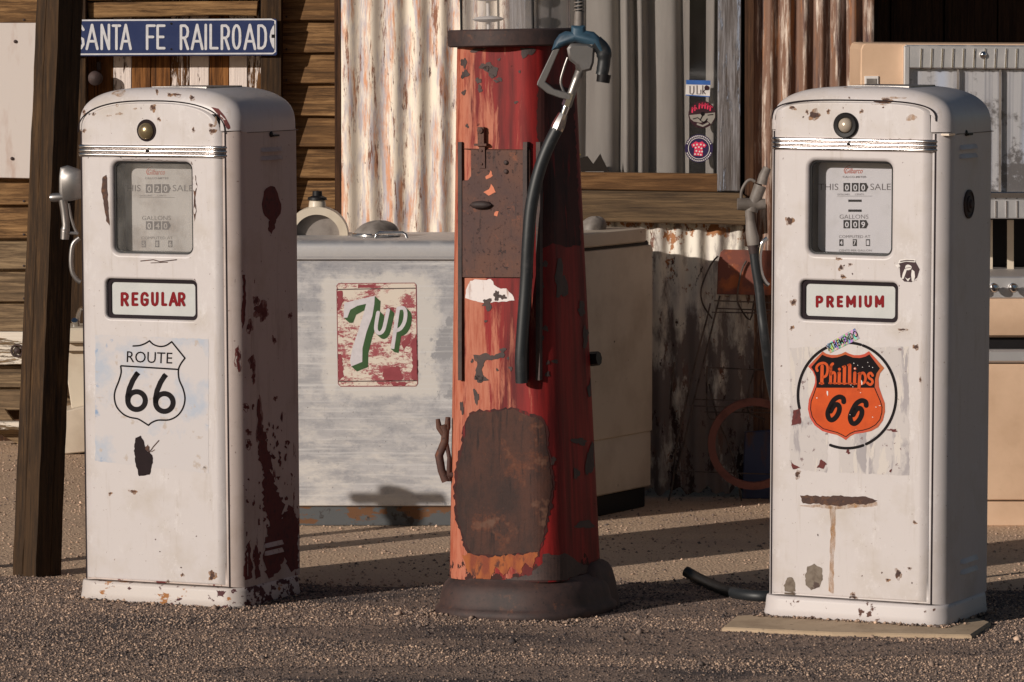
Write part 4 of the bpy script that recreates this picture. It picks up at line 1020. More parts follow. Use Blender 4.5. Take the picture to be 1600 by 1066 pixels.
# ---- REGULAR: wear on the door, cap and flank
BL = merged_bvh([LP['door'], LP['cap'], LP['cab']])
d = Decal(BL, 0.0005)
d.rough([(186, 244), (240, 243), (285, 246), (299, 252), (302, 258), (290, 254), (240, 250), (192, 250)], 0.7, 4, None, 1)
d.rough([(160, 276), (167, 274), (168, 300), (170, 325), (171, 352), (166, 345), (162, 318), (158, 296)], 0.8, 4, None, 2)
d.rough([(302, 276), (306, 274), (308, 290), (305, 310), (307, 330), (304, 347), (302, 330), (303, 306), (301, 292)], 0.6, 4, None, 3)
d.stroke([(220, 408), (240, 406), (250, 409), (276, 406)], 1.6); d.stroke([(236, 411), (262, 410)], 1.2)
CH_L = ((332, 898, 4, 5.5), (329.5, 903, 2, 2), (248, 186, 2.0, 1.2), (236, 172, 1, 1), (239, 168, 4, 3), (302, 203, 1.6, 2), (330, 196, 2.5, 2), (333, 205, 3, 3), (329, 204, 2, 2), (146, 178, 1.5, 1.5), (131, 175, 2, 2), (131, 204, 1.5, 2), (172, 771, 1.6, 1.4), (208, 768, 4.5, 1.8), (320, 731, 2.2, 2.2), (262, 908, 1.5, 1.5), (285, 898, 1.6, 1.6), (283, 887, 1.2, 1.2), (245, 143, 1.2, 2.4), (276, 148, 5, 1.6), (300, 153, 3, 2.5), (265, 148, 2, 2), (243, 843, 1, 1), (307, 838, 1, 1), (250, 862, 1, 1))
for (x, y, rx, ry) in CH_L:
    d.blob(x, y, rx, ry, 0.45, 18)
for (x0, x1, y) in ((200, 222, 918), (236, 300, 922), (310, 352, 925)): d.rough([(x0, y - 3), (x1, y - 1), (x1, y + 2), (x0, y + 1)], 0.9, 4, None, x0)
d.build('paint_chip', M['chip'], LP['root'])
halos(BL, CH_L, 'halo', LP['root'])
d = Decal(BL, 0.0005); d.rough([(330, 168), (342, 170), (352, 182), (359, 196), (360, 206), (354, 200), (348, 188), (338, 176)], 0.6, 4, 5, 7); d.build('paint_chip', M['chip_red'], LP['root'])
d = Decal(BL, 0.0005); d.blob(186, 146, 11, 4.5, 0.35, 20, 4); d.blob(186, 178, 5, 2.2, 0.4); d.blob(183, 165, 2.4, 1.8, 0.3); d.blob(170, 181, 4, 1.4, 0.4); d.blob(337, 190, 2, 8, 0.3, 16, 4); d.blob(211, 170, 3, 1.5, .3); d.build('rust_stain', M['stain'], LP['root'])
d = Decal(BL, 0.0006)
d.blob(424, 319, 14.5, 28, 0.12, 26, 6); d.rough([(420, 345), (431, 345), (429, 358), (424, 365), (419, 360)], 1, 3, 4, 9)
d.stroke([(367, 439), (398, 440)], 5.5, cap=False); d.rough([(379, 430), (383, 430), (384, 470), (382, 500), (379, 515), (376, 490), (380, 460)], 0.8, 4, 6, 4)
CH_S = ((408, 484, 8, 9), (400, 470, 3, 6), (411, 494, 4, 5), (390, 510, 3, 8), (372, 565, 3, 12), (394, 568, 4, 9), (371, 549, 2, 7), (384, 636, 3.5, 4), (405, 655, 4, 22), (388, 675, 3, 3), (388, 694, 3.5, 5), (396, 590, 2, 6), (453, 493, 2, 3), (428, 531, 2, 4), (430, 622, 2, 2))
for (x, y, rx, ry) in CH_S:
    d.blob(x, y, rx, ry, 0.7, 22, 5)
d.rough([(402, 680), (412, 664), (416, 690), (424, 716), (422, 735), (430, 760), (444, 790), (440, 812), (452, 790), (462, 800), (466, 840), (468, 890), (452, 893), (446, 870), (436, 890), (418, 905), (412, 880), (414, 850), (420, 820), (410, 780), (412, 740), (404, 715)], 2.6, 4, 7, 11)
d.rough([(386, 850), (391, 844), (392, 870), (396, 880), (392, 905), (382, 908), (380, 890)], 1.6, 4, 6, 12); d.rough([(400, 850), (404, 860), (406, 900), (399, 905), (397, 880)], 1.4, 4, 6, 13)
d.build('paint_loss', M['chip_red'], LP['root'])
halos(BL, CH_S, 'halo_pink', LP['root'])
rq = random.Random(77); d = Decal(BL, 0.0007)          # fine flaking scattered round the big losses
for _ in range(120):
    y = rq.choice((rq.gauss(780, 60), rq.gauss(860, 35), rq.gauss(800, 50), rq.gauss(700, 40))); x = rq.gauss(425 if y > 640 else 400, 20)
    if 372 < x < 466 and y < 905 - (x - 372) * 0.3: w = rq.uniform(0.6, 2.4); d.blob(x, y, w, w * rq.uniform(1.0, 3.0), 0.6, 9, None, int(x * 97 + y))
d.build('paint_chip', M['chip_red'], LP['root'])
spL = side_hardware(LP, (423, 210), [((407, 240), (441, 234)), ((407, 253), (441, 247)), ((413, 868), (442, 862)), ((413, 856), (442, 850))], None)
# ---- PREMIUM: decal, torn paper, chips
fr_ = RP['front']
def Z8(x, y): return (1220 + x / 3.2318, 420 + y / 3.2318)
def ZP(x, y): return (1255 + x / 6.662, 540 + y / 6.662)
d = Decal(fr_, 0.0004)
d.rough([Z8(*p) for p in [(45, 400), (205, 395), (215, 560), (150, 700), (240, 820), (232, 1030), (150, 1020), (45, 1008), (48, 700)]], 1.2, 4, None, 21)
d.rough([Z8(*p) for p in [(290, 830), (430, 820), (432, 1035), (295, 1028)]], 0.8, 5, None, 22)
d.rough([Z8(*p) for p in [(445, 400), (645, 392), (648, 1045), (444, 1036), (450, 860), (560, 780), (590, 560), (520, 440)]], 1.0, 5, None, 23)
paper = d.build('torn_paper', M['poster_torn'], RP['root'])
d = Decal(fr_, 0.0009)
CX, CY, RX, RY = 1323.7, 618.0, 76.7, 82.5
for a0, a1 in ((166, 286), (289, 428), (431, 471)):
    d.stroke([(CX + RX * math.cos(R(a)), CY + RY * math.sin(R(a))) for a in range(a0, a1 + 1, 3)], 4.4)
d.build('decal_ring', M['black_print'], RP['root'])
outer = [(205, 62), (240, 85), (290, 98), (350, 98), (400, 85), (440, 65), (480, 85), (530, 100), (590, 100), (640, 88), (685, 58), (765, 145), (845, 235), (800, 290), (785, 350), (790, 430), (820, 520), (850, 600), (852, 690), (830, 780), (780, 850), (710, 890), (620, 910), (540, 920), (490, 945), (445, 985), (400, 955), (350, 930), (280, 915), (200, 890), (120, 830), (70, 750), (50, 660), (60, 560), (100, 460), (125, 390), (125, 330), (100, 270), (52, 218), (125, 140)]
d = Decal(fr_, 0.0010); d.poly([ZP(*p) for p in outer]); shield = d.build('shield_decal', M['shield_edge'], RP['root'])
blk = [(200, 95), (245, 115), (300, 128), (360, 122), (440, 95), (520, 125), (590, 130), (650, 115), (690, 92), (800, 238), (765, 290), (750, 350), (745, 440), (135, 440), (142, 380), (135, 320), (115, 270), (85, 225)]
d = Decal(fr_, 0.0014); d.poly([ZP(*p) for p in blk])
low = [(745, 440), (770, 500), (805, 580), (822, 640), (820, 700), (800, 770), (755, 825), (690, 862), (620, 882), (540, 893), (490, 915), (445, 950), (400, 925), (350, 903), (280, 885), (210, 865), (140, 810), (95, 740), (78, 660), (85, 580), (115, 500), (135, 440)]
d.stroke([ZP(*p) for p in low], 1.3, cap=False); d.build('shield_field', M['shield_black'], shield)
d = Decal(fr_, 0.0012); d.poly([ZP(*p) for p in low]); d.build('shield_field', M['shield_orange'], shield)
d = Decal(fr_, 0.0018); k = 1 / 6.662
def S(pts, w, sm=4): d.stroke([ZP(*p) for p in pts], w * k, smooth=sm)
S([(150, 262), (140, 232), (165, 195), (215, 182), (250, 205), (256, 260), (243, 310), (212, 330)], 26); S([(200, 215), (196, 392)], 34, 0); S([(175, 393), (212, 393)], 18, 0)
S([(310, 190), (292, 215), (289, 300)], 28); S([(290, 220), (287, 388)], 30, 0); S([(292, 300), (318, 278), (334, 305), (330, 392)], 26); S([(272, 392), (300, 392)], 16, 0); S([(320, 393), (350, 393)], 16, 0)
S([(379, 285), (376, 392)], 32, 0); S([(368, 285), (380, 278)], 18, 0); S([(362, 394), (398, 394)], 16, 0); S([(379, 246), (380, 247)], 30, 0)
S([(433, 222), (430, 392)], 34, 0); S([(415, 222), (434, 216)], 18, 0); S([(415, 395), (452, 395)], 16, 0)
S([(487, 204), (485, 392)], 34, 0); S([(470, 204), (488, 196)], 18, 0); S([(470, 395), (506, 395)], 16, 0)
S([(540, 285), (536, 396)], 32, 0); S([(523, 398), (556, 398)], 16, 0); S([(541, 240), (542, 241)], 28, 0)
S([(592, 292), (582, 462)], 32, 0); S([(596, 300), (628, 284), (650, 325), (642, 380), (604, 400)], 26); S([(562, 464), (606, 464)], 16, 0); S([(578, 292), (594, 284)], 18, 0)
S([(726, 312), (706, 286), (680, 302), (688, 336), (716, 356), (724, 384), (700, 408), (670, 388)], 26)
d.build('lettering', M['shield_orange'], shield)
d = Decal(fr_, 0.0018)
for ox, oy in ((0, 0), (234, 38)):
    P6 = [(424, 586), (418, 550), (376, 534), (322, 566), (282, 634), (257, 705), (272, 762), (306, 774), (346, 742), (374, 688), (378, 640), (354, 612), (318, 632), (288, 684)]
    d.stroke([ZP(x + ox, y + oy) for x, y in P6], 7.6, smooth=4)
d.build('numerals', M['shield_black'], shield)
d = Decal(fr_, 0.0021)
for (x, y, rx, ry) in ((255, 495, 8, 28), (540, 240, 9, 6), (612, 385, 8, 22), (530, 185, 5, 5), (570, 205, 4, 4), (620, 225, 6, 4), (690, 215, 4, 4), (675, 175, 6, 3), (725, 228, 5, 5), (145, 545, 7, 5), (760, 640, 6, 4), (800, 625, 12, 3), (500, 410, 5, 4), (520, 430, 5, 4), (600, 490, 6, 4), (725, 745, 6, 5), (490, 720, 4, 4)):
    d.blob(*ZP(x, y), rx * k, ry * k, 0.4, 9, None, x)
d.build('scratches', M['tag_white'], shield)
# strip sticker
d = Decal(fr_, 0.0014); q = [(1290, 539), (1336, 513), (1343, 529), (1297, 552)]; d.poly(q); st = d.build('strip_sticker', M['confetti'], RP['root'])
d = Decal(fr_, 0.0019); d.text('XTREMENDO', (1295, 549), (1342, 525), 10.5, 0.012); o_ = d.build('lettering', M['black_print'], st)
# eagle sticker
BR = merged_bvh([RP['door'], RP['cap'], RP['cab']])
d = Decal(BR, 0.0009); d.poly([(1405, 409), (1410, 406), (1425, 405), (1430, 408), (1437, 421), (1433, 434), (1424, 441), (1413, 440), (1407, 433)], 6); eg = d.build('eagle_sticker', M['eagle_dark'], RP['root'])
d = Decal(BR, 0.0014)
d.blob(1419.5, 418, 5.2, 4.2, 0.1); d.poly([(1414, 420), (1411, 427), (1409, 436), (1412, 436), (1415, 428), (1417, 422)]); d.poly([(1425, 421), (1429, 424), (1430, 432), (1428, 440), (1425, 439), (1424, 430)]); d.poly([(1414, 433), (1418, 436), (1423, 434), (1419, 440)])
d.poly([(1403, 412), (1406, 406), (1416, 404.5), (1431, 405.5), (1430, 410), (1416, 409), (1407, 411)]); d.poly([(1399, 414), (1405, 413), (1407, 416), (1403, 419)])
d.build('sticker_print', M['tag_white'], eg)
d = Decal(BR, 0.0018); d.stroke([(1407, 408.6), (1417, 407), (1429, 407.6)], 1.6, cap=False); d.blob(1418.5, 429, 2.5, 3.2, 0.4); d.stroke([(1416, 419), (1423, 418)], 0.8); d.build('sticker_print', M['eagle_dark'], eg)
# chips
d = Decal(BR, 0.0005)
d.rough([(1251, 775), (1262, 774), (1290, 776), (1310, 774), (1340, 777), (1352, 775), (1371, 783), (1352, 789), (1335, 787), (1312, 791), (1280, 788), (1254, 787)], 1.0, 4, None, 31)
CH_R = ((1272, 180, 7, 5.2), (1261, 175, 1.5, 2), (1294, 174, 2, 2), (1255, 183, 1.4, 1.2), (1238, 168, 3.5, 2.2), (1380, 160, 11, 2.4), (1384, 156, 6, 2), (1380, 168, 1.4, 1.4), (1346, 174, 2.5, 1.2), (1327, 153, 1.4, 1.4), (1262, 158, 1.4, 1.4), (1240, 472, 3, 3.6), (1234, 345, 4.2, 5), (1314, 418, 3, 2.6), (1328, 413, 1.6, 1.4), (1317, 432, 3, 1.6), (1310, 404, 3, 1), (1319, 415, 1.2, 1.2), (1332, 428, 1.2, 1.2), (1431, 542, 3, 3), (1438, 593, 1.4, 2.4), (1237, 512, 2, 2), (1221, 572, 1.2, 1.2), (1246, 741, 3.2, 4), (1403, 897, 4, 5.5), (1387, 906, 1.8, 1.5), (1332, 936, 4, 9), (1429, 816, 2, 1.2), (1378, 895, 1.5, 1.2), (1425, 911, 1.2, 1.2), (1421, 888, 1.4, 1.6), (1347, 900, 1, 1), (1278, 836, 1, 1.4), (1410, 515, 5, 1.2))
for (x, y, rx, ry) in CH_R:
    d.blob(x, y, rx, ry, 0.38, 20)
d.rough([(1385, 939), (1400, 938), (1425, 939), (1430, 943), (1400, 944), (1385, 942)], 0.6, 4, None, 33)
for x in (1224, 1252, 1262, 1272, 1375, 1391, 1405, 1421): d.blob(x, 218.5, 3.2 if x != 1268 else 7, 1.6, 0.4)
d.build('paint_chip', M['chip'], RP['root'])
halos(BR, CH_R, 'halo', RP['root'])
d = Decal(BR, 0.0005); d.rough([(1258, 900), (1262, 886), (1272, 881), (1284, 888), (1286, 906), (1280, 918), (1268, 922), (1259, 914)], 0.9, 3, None, 71); d.rough([(1225, 915), (1230, 902), (1238, 902), (1243, 914), (1242, 932), (1234, 938), (1226, 934)], 0.9, 3, None, 72); d.build('paint_chip', M['bare_grey'], RP['root'])
d = Decal(BR, 0.0004); d.rough([(1296, 791), (1306, 791), (1305, 840), (1303, 890), (1302, 938), (1293, 938), (1297, 870), (1298, 830)], 1.0, 8, None, 35); d.blob(1348, 136, 26, 3.4, 0.4, 20, 4); d.blob(1424, 184, 8, 5, 0.35); d.blob(1400, 153, 16, 1.6, 0.4, 16, 3); d.rough([(1250, 789), (1371, 785), (1372, 791), (1310, 796), (1250, 791)], 1, 5, None, 36); d.build('rust_stain', M['stain'], RP['root'])
d = Decal(fr_, 0.0014); d.rough([Z8(*p) for p in [(65, 715), (95, 705), (105, 780), (55, 790)]], 0.8, 3, None, 41); d.rough([Z8(*p) for p in [(50, 975), (75, 995), (100, 1005), (60, 1015)]], 0.8, 3, None, 42); d.rough([Z8(*p) for p in [(185, 1005), (205, 960), (232, 985), (215, 1010)]], 1.0, 3, None, 43); d.blob(*Z8(565, 815), 6, 2.4, 0.8, 18); d.blob(*Z8(340, 925), 3, 3, 0.5); d.blob(*Z8(555, 1020), 2, 2, 0.5)
d.build('paint_loss', M['chip_red'], RP['root'])
spR = side_hardware(RP, (1509, 208), [((1499, 234), (1526, 232)), ((1499, 248), (1526, 246)), ((1500, 880), (1527, 875)), ((1500, 897), (1527, 891))], None)
p = spR(1513, 319)
MB().lathe([(0.038, -0.001), (0.038, 0.004), (0.033, 0.006), (0.030, 0.003), (0.022, 0.003), (0.020, 0.007), (0.012, 0.007), (0.010, 0.012), (0, 0.012)], (PW / 2, p.y, p.z), 24, 'X').build('medallion', M['rust_dark'], RP['root'], 30)
p = spR(1469, 207)
MB().box((PW / 2 - 0.010, -PD / 2 + 0.03, PH - 0.1205), (0.022, 0.045, 0.005)).build('cap_lip', M['chrome'], RP['root'])

# ---- nozzles hanging on the left flank of each white pump
def pump_nozzle_right():
    Y = (RP['M'] @ Vector((-PW / 2, -0.02, 0))).y
    n = bpy.data.objects.new('nozzle', None); COL.objects.link(n); n.parent = RP['root']
    A = lambda x, y, dy=0.0: at(x, y, Y + dy)
    b = MB(); b.tube([A(1188, 290), A(1180, 312), A(1174, 330)], [0.017, 0.016, 0.017], 14)
    b.tube([A(1152, 319), A(1160, 319), A(1176, 320), A(1196, 319)], [0.0155, 0.017, 0.017, 0.014], 14)
    b.tube([A(1171, 325), A(1172, 345), A(1174, 362), A(1176, 372), A(1177, 383)], [0.0125, 0.012, 0.0155, 0.0175, 0.016], 14)
    wbuild(b, 'body', M['tin_grey'], n, 50)
    wbuild(MB().tube([A(1190, 288), A(1193, 275), A(1199, 262)], [0.014, 0.013, 0.011], 12), 'spout', M['tin_grey'], n, 50)
    wbuild(MB().tube(smooth_path([A(1158, 310), A(1159, 298), A(1166, 285), A(1173, 281), A(1180, 284)], 5), 0.0042, 8), 'trigger_guard', M['tin_grey'], n, 60)
    wbuild(MB().tube([A(1176, 383), A(1177, 390), A(1178, 396)], 0.0135, 14), 'hose_ferrule', M['rust_dark'], n, 50)
    wbuild(MB().tube(smooth_path([A(1178, 394), A(1181, 420), A(1186, 450), A(1190, 490), A(1195, 530), A(1203, 590, 0.06), A(1216, 660, 0.14), A(1222, 760, 0.2), A(1222, 860, 0.22), A(1218, 915, 0.2)], 5), 0.0125, 14), 'hose', M['rubber'], n, 60)
    wbuild(MB().tube(smooth_path([A(1199, 372), A(1191, 380), A(1187, 400), A(1189, 425), A(1195, 440), A(1201, 446)], 5), 0.006, 8), 'nozzle_boot', M['bright_chrome'], n, 60)
pump_nozzle_right()
def pump_nozzle_left():
    Y = (LP['M'] @ Vector((-PW / 2, -0.04, 0))).y
    n = bpy.data.objects.new('nozzle', None); COL.objects.link(n); n.parent = LP['root']
    A = lambda x, y, dy=0.0: at(x, y, Y + dy)
    b = slab_px([(94, 262), (104, 259), (122, 265), (128, 268), (128, 310), (118, 313), (98, 316), (92, 300), (92, 278)], Y - 0.014, 0.03, 0.006)
    b.tube([A(78, 309), A(83, 309), A(100, 308)], [0.009, 0.0125, 0.012], 12)
    b.tube([A(98, 312), A(101, 330), A(103, 352), A(102, 362)], [0.012, 0.0115, 0.0105, 0.0125], 12)
    b.tube([A(102, 358), A(101, 374)], [0.0125, 0.0115], 12)
    wbuild(b, 'body', M['bare_steel'], n, 45)
    wbuild(MB().tube(smooth_path([A(107, 318), A(111, 340), A(117, 358), A(122, 366)], 4), 0.004, 8).tube([A(106, 364), A(122, 365)], 0.005, 8), 'trigger_guard', M['bare_steel'], n, 60)
    wbuild(MB().tube(smooth_path([A(124, 372), A(114, 382), A(111, 405), A(113, 425), A(120, 437), A(126, 441)], 5), 0.0065, 8), 'nozzle_boot', M['bare_steel'], n, 60)
pump_nozzle_left()

# slab under the PREMIUM pump
c1 = [(1128, 980), (1150, 962), (1215, 958), (1500, 955), (1548, 972), (1518, 992), (1300, 988)]
q = ccw([tuple(ground_at(x, y, 0.0145).xy) for x, y in c1])
mb = MB(); mb.loft([[(x, y, 0.0) for x, y in inset(q, -0.002)], [(x, y, 0.011) for x, y in q], [(x, y, 0.0145) for x, y in inset(q, 0.005)]])
tag(mb.build('base_slab', M['slab']), 'thin pale concrete slab lying under the PREMIUM fuel pump', 'slab')
# hose on the ground
hp = smooth_path([ground_at(1072, 893, 0.03), ground_at(1088, 902, 0.018), ground_at(1108, 912, 0.017), ground_at(1135, 923, 0.017), ground_at(1165, 930, 0.017), ground_at(1198, 932, 0.017), ground_at(1214, 926, 0.017)], 6)
h = MB().tube(hp, [0.0155] * 12 + [0.0165] * (len(hp) - 12), 14).build('rubber_hose', M['rubber'], None, 60)
tag(h, 'short black rubber hose lying on the dirt beside the PREMIUM pump', 'hose')

# ------------------------------------------------------------------ tall red pump with a glass cylinder
def red_pump():
    c0 = ground_at(822, 954); yaw = R(-25.4)
    root = thing('gravity_fuel_pump', 'tall rusty red fuel pump with glass cylinder and blue hose nozzle', 'fuel pump', (c0.x, c0.y, 0.0), (0, R(-1.15), yaw))
    inv = mw(root).inverted(); Mw = mw(root)
    def ring(s, z, k=0.44, n=14, bow=0.0):
        return [(x, y, z) for x, y in rounded_rect(2 * s, 2 * s, s * k, n)]
    # cast base
    prof = [(0.226, 0.0), (0.229, 0.008), (0.228, 0.018), (0.221, 0.026), (0.217, 0.030), (0.214, 0.046), (0.210, 0.066), (0.204, 0.080), (0.195, 0.091), (0.184, 0.097), (0.178, 0.104)]
    MB().loft([ring(s, z, 0.78, 12) for s, z in prof]).build('base', M['rust_dark'], root, 45)
    MB().loft([[(0.150 + x, 0.090 + y, z) for x, y in rounded_rect(0.10 * k, 0.17 * k, 0.048 * k, 8)] for z, k in ((0.0, 1.25), (0.04, 1.15), (0.08, 1.03), (0.105, 0.92), (0.122, 0.76), (0.13, 0.55))]).build('base_lug', M['rust_dark'], root, 45)
    zt = 1.515; s0, s1 = 0.171, 0.132
    S_ = lambda z: s0 + (s1 - s0) * (z - 0.1) / (zt - 0.1)
    zs = [0.1 + (zt - 0.1) * i / 24 for i in range(25)]
    body = MB().loft([ring(S_(z), z) for z in zs]).build('body', M['red_body'], root, 45)
    bv = bvh_of(body)
    # collar, glass cylinder, rods, top
    MB().lathe([(0.10, zt - 0.002), (0.176, zt), (0.182, zt + 0.004), (0.182, zt + 0.042), (0.178, zt + 0.046), (0.10, zt + 0.047)], (0, 0, 0), 48).build('collar', M['rust_dark'], root, 35)
    zc0, zc1 = zt + 0.046, 2.28
    MB().lathe([(0.146, zc0), (0.146, zc1)], (0, 0, 0), 48).build('glass_cylinder', M['glass_haze'], root, 60)
    o = bpy.data.objects[[x.name for x in root.children if x.name.startswith('glass_cyl')][-1]]
    bm = bmesh.new(); bm.from_mesh(o.data); bmesh.ops.delete(bm, geom=[f for f in bm.faces if abs(f.normal.z) > 0.9], context='FACES_ONLY'); bm.to_mesh(o.data); bm.free()
    for a in range(4):
        q = R(25 + 90 * a + 18); x, y = 0.151 * math.cos(q), 0.151 * math.sin(q)
        MB().tube([(x, y, zc0 - 0.004), (x, y, zc1)], 0.0035, 8).build('rod', M['black'], root, 60)
    MB().lathe([(0.185, zc1), (0.19, zc1 + 0.01), (0.19, zc1 + 0.045), (0.17, zc1 + 0.06), (0.08, zc1 + 0.11), (0.03, zc1 + 0.13), (0, zc1 + 0.132)], (0, 0, 0), 40).build('top_cap', M['rust_dark'], root, 40)
    gx, gy = (inv @ at(763, 30, c0.y - 0.02)).xy
    gg = MB(); gg.tube([(gx, gy, zc0), (gx, gy, zc1)], 0.005, 8)
    z = (inv @ at(763, 30, c0.y - 0.02)).z - 0.0
    while z > zc0: z -= 0.056
    z += 0.056
    while z < zc1 - 0.02:
        gg.lathe([(0.0, z - 0.009), (0.022, z - 0.0075), (0.036, z - 0.004), (0.043, z), (0.036, z + 0.004), (0.022, z + 0.0075), (0.0, z + 0.009)], (gx, gy, 0), 24); z += 0.056
    gg.build('gauge_rod', M['tag_white'], root, 50)
    # sliding front panel
    def plate(px_poly, off0, off1, name, mat, parent=root, grid=6):
        d = Decal(bv, off1); d.poly(px_poly, grid)
        v = [inv @ Vector(p) for p in d.m.v]; f = d.m.f
        mb = MB(); mb.add(v, f)
        e = {}
        for fc in f:
            for i in range(len(fc)):
                a, b = fc[i], fc[(i + 1) % len(fc)]; e[(min(a, b), max(a, b))] = e.get((min(a, b), max(a, b)), 0) + 1
        d0 = Decal(bv, off0); 
        for (a, b), n in e.items():
            if n == 1:
                nn = Vector((0, 1, 0)) * (off1 - off0)
                mb.add([v[a], v[b], v[b] + nn, v[a] + nn], [(0, 1, 2, 3)])
        me = mb.mesh(name); shade(me, 30)
        o2 = link(name, me, parent, mat); return o2
    sl = plate([(719, 232), (828, 234), (829, 434), (719, 434), (719, 282), (733, 282), (738, 275), (738, 234)], 0.0, 0.008, 'sliding_panel', M['rust_sheet'])
    # rails
    def on(px, py, off=0.0):
        d_ = ray(px, py); h_ = bv.ray_cast(EYE, d_); 
        return (inv @ (h_[0] + h_[1].normalized() * off)) if h_[0] is not None else None
    def rail(pts, w, name, mat, off):
        P = [on(x, y, off) for x, y in pts]; P = [p for p in P if p is not None]
        mb = MB(); mb.loft([[p + Vector(q) for q in ((-w, -0.008, 0), (w, -0.008, 0), (w, 0.01, 0), (-w, 0.01, 0))] for p in P]); return mb.build(name, mat, root)
    rail([(722, 222 + 12 * i) for i in range(32)], 0.0055, 'rail', M['rust_dark'], 0.004)
    rail([(823, 222 + 12 * i) for i in range(32)], 0.006, 'rail', M['rust_dark'], 0.006)
    rail([(842, 222 + 12 * i) for i in range(32)], 0.006, 'rail', M['rust_dark'], 0.004)
    # latch, handle, bolts
    p = on(755, 212, 0.006)
    mb = MB().box(p + Vector((0, -0.004, 0)), (0.018, 0.012, 0.045)).box(p + Vector((0, -0.006, -0.024)), (0.036, 0.016, 0.006)).box(p + Vector((0.002, -0.004, -0.058)), (0.017, 0.008, 0.056))
    for dz in (-0.04, -0.075): mb.lathe([(0.004, 0), (0.003, 0.004), (0, 0.005)], p + Vector((0.001, -0.007, dz)), 8, 'Y')
    mb.lathe([(0.008, 0), (0.008, 0.006), (0.0, 0.008)], p + Vector((0, -0.009, 0.014)), 12, 'Y'); mb.build('latch', M['rust_sheet'], root, 35)
    p = on(755, 320, 0.008)
    rings = []
    for k in range(7):
        t = -1 + 2 * k / 6; w = math.sqrt(max(0, 1 - t * t)) * 0.9 + 0.1
        rings.append([(p.x + 0.032 * t, p.y - 0.008 - 0.012 * w * math.cos(a), p.z + 0.011 * w * math.sin(a)) for a in [2 * math.pi * j / 10 for j in range(10)]])
    mb = MB().loft(rings); mb.tube([(p.x + 0.016, p.y - 0.008, p.z), (p.x + 0.016, p.y + 0.004, p.z)], 0.008, 8); mb.build('panel_handle', M['rust_dark'], root, 50)
    for (x, y) in ((793, 254), (793, 268)):
        p = on(x, y, 0.008); MB().lathe([(0.0065, -0.001), (0.0065, 0.004), (0.004, 0.006), (0, 0.0065)], p, 8, 'Y').build('bolt', M['rust_dark'], root, 30)
    # wear shapes on the body
    d = Decal(bv, 0.0016)
    d.rough([(735, 648), (748, 643), (768, 644), (785, 641), (802, 640), (825, 648), (843, 655), (852, 668), (853, 700), (858, 720), (862, 760), (858, 790), (852, 815), (848, 845), (842, 862), (815, 864), (780, 868), (738, 866), (727, 850), (722, 830), (716, 812), (712, 770), (716, 728), (724, 700), (728, 670)], 1.6, 5, 5, 3)
    d.build('rust_patch', M['rust_patch'], root)
    d = Decal(bv, 0.0009)
    d.rough([(733, 645), (748, 640), (768, 641), (785, 638), (804, 637), (828, 645), (847, 652), (856, 668), (857, 700), (862, 720), (866, 760), (862, 792), (856, 818), (850, 850), (842, 870), (815, 872), (780, 874), (736, 872), (724, 852), (719, 832), (712, 812), (709, 770), (712, 728), (720, 698), (724, 668)], 2.0, 4, 5, 33); d.build('rust_patch', M['rust_deep'], root)
    d = Decal(bv, 0.0013)
    d.rough([(733, 866), (760, 870), (790, 868), (820, 866), (842, 862), (836, 874), (832, 890), (822, 880), (812, 896), (800, 884), (788, 902), (776, 888), (766, 906), (748, 908), (736, 896), (726, 884), (722, 868)], 2.2, 4, 5, 4)
    d.build('rust_patch', M['rust_orange'], root)
    d = Decal(bv, 0.0013)
    for (x, y, rx, ry) in ((760, 104, 9, 7), (768, 110, 9, 9), (748, 76, 12, 5), (725, 98, 4, 8), (727, 116, 5, 7), (748, 126, 4, 5), (750, 139, 4, 5), (725, 145, 3, 4), (730, 197, 2.5, 3), (769, 119, 5, 3), (781, 124, 4, 3), (776, 127, 4, 2), (806, 160, 3, 2), (780, 93, 2, 2), (812, 112, 2, 2), (762, 475, 8, 8), (759, 502, 2, 2), (822, 72, 14, 18), (776, 462, 5, 7), (785, 464, 6, 4), (744, 620, 3.5, 12), (751, 592, 10, 5), (786, 547, 4, 4), (794, 560, 2, 2), (798, 576, 3, 3), (777, 578, 2, 2), (738, 564, 2, 3), (722, 637, 3, 9), (850, 413, 6, 5), (844, 445, 5, 5), (852, 513, 4, 5), (845, 531, 5, 5), (876, 440, 10, 24), (908, 483, 6, 10), (914, 526, 5, 14), (856, 567, 3, 3), (855, 585, 3, 5), (867, 565, 4, 4), (924, 605, 6, 14), (922, 720, 7, 24), (914, 820, 12, 7), (864, 720, 4, 6), (900, 740, 4, 10), (905, 690, 10, 6)):
        d.blob(x, y, rx, ry, 0.5, 20, 4)
    d.rough([(737, 553), (748, 556), (758, 551), (770, 556), (788, 548), (788, 558), (768, 562), (758, 564), (754, 578), (756, 592), (752, 598), (742, 592), (746, 570)], 1.4, 3, 6, 8)
    d.rough([(848, 880), (850, 866), (872, 868), (880, 866), (892, 868), (906, 880), (920, 886), (938, 870), (944, 905), (900, 915), (840, 916), (770, 914), (800, 904), (830, 898)], 2.2, 5, 5, 9)
    d.build('paint_chip', M['rust_dark'], root)
    d = Decal(bv, 0.0011); d.rough([(840, 128), (868, 132), (896, 140), (900, 250), (907, 384), (880, 386), (862, 380), (847, 388), (843, 330), (846, 250), (838, 200)], 1.8, 5, 5, 15); d.build('paint_loss', M['rust_deep'], root)
    d = Decal(bv, 0.0010)
    d.rough([(727, 466), (728, 454), (734, 440), (742, 437), (768, 437), (772, 444), (778, 450), (792, 452), (800, 460), (804, 470), (780, 472), (752, 473)], 1.0, 4, 5, 10); d.build('old_paint', M['white_flake'], root)
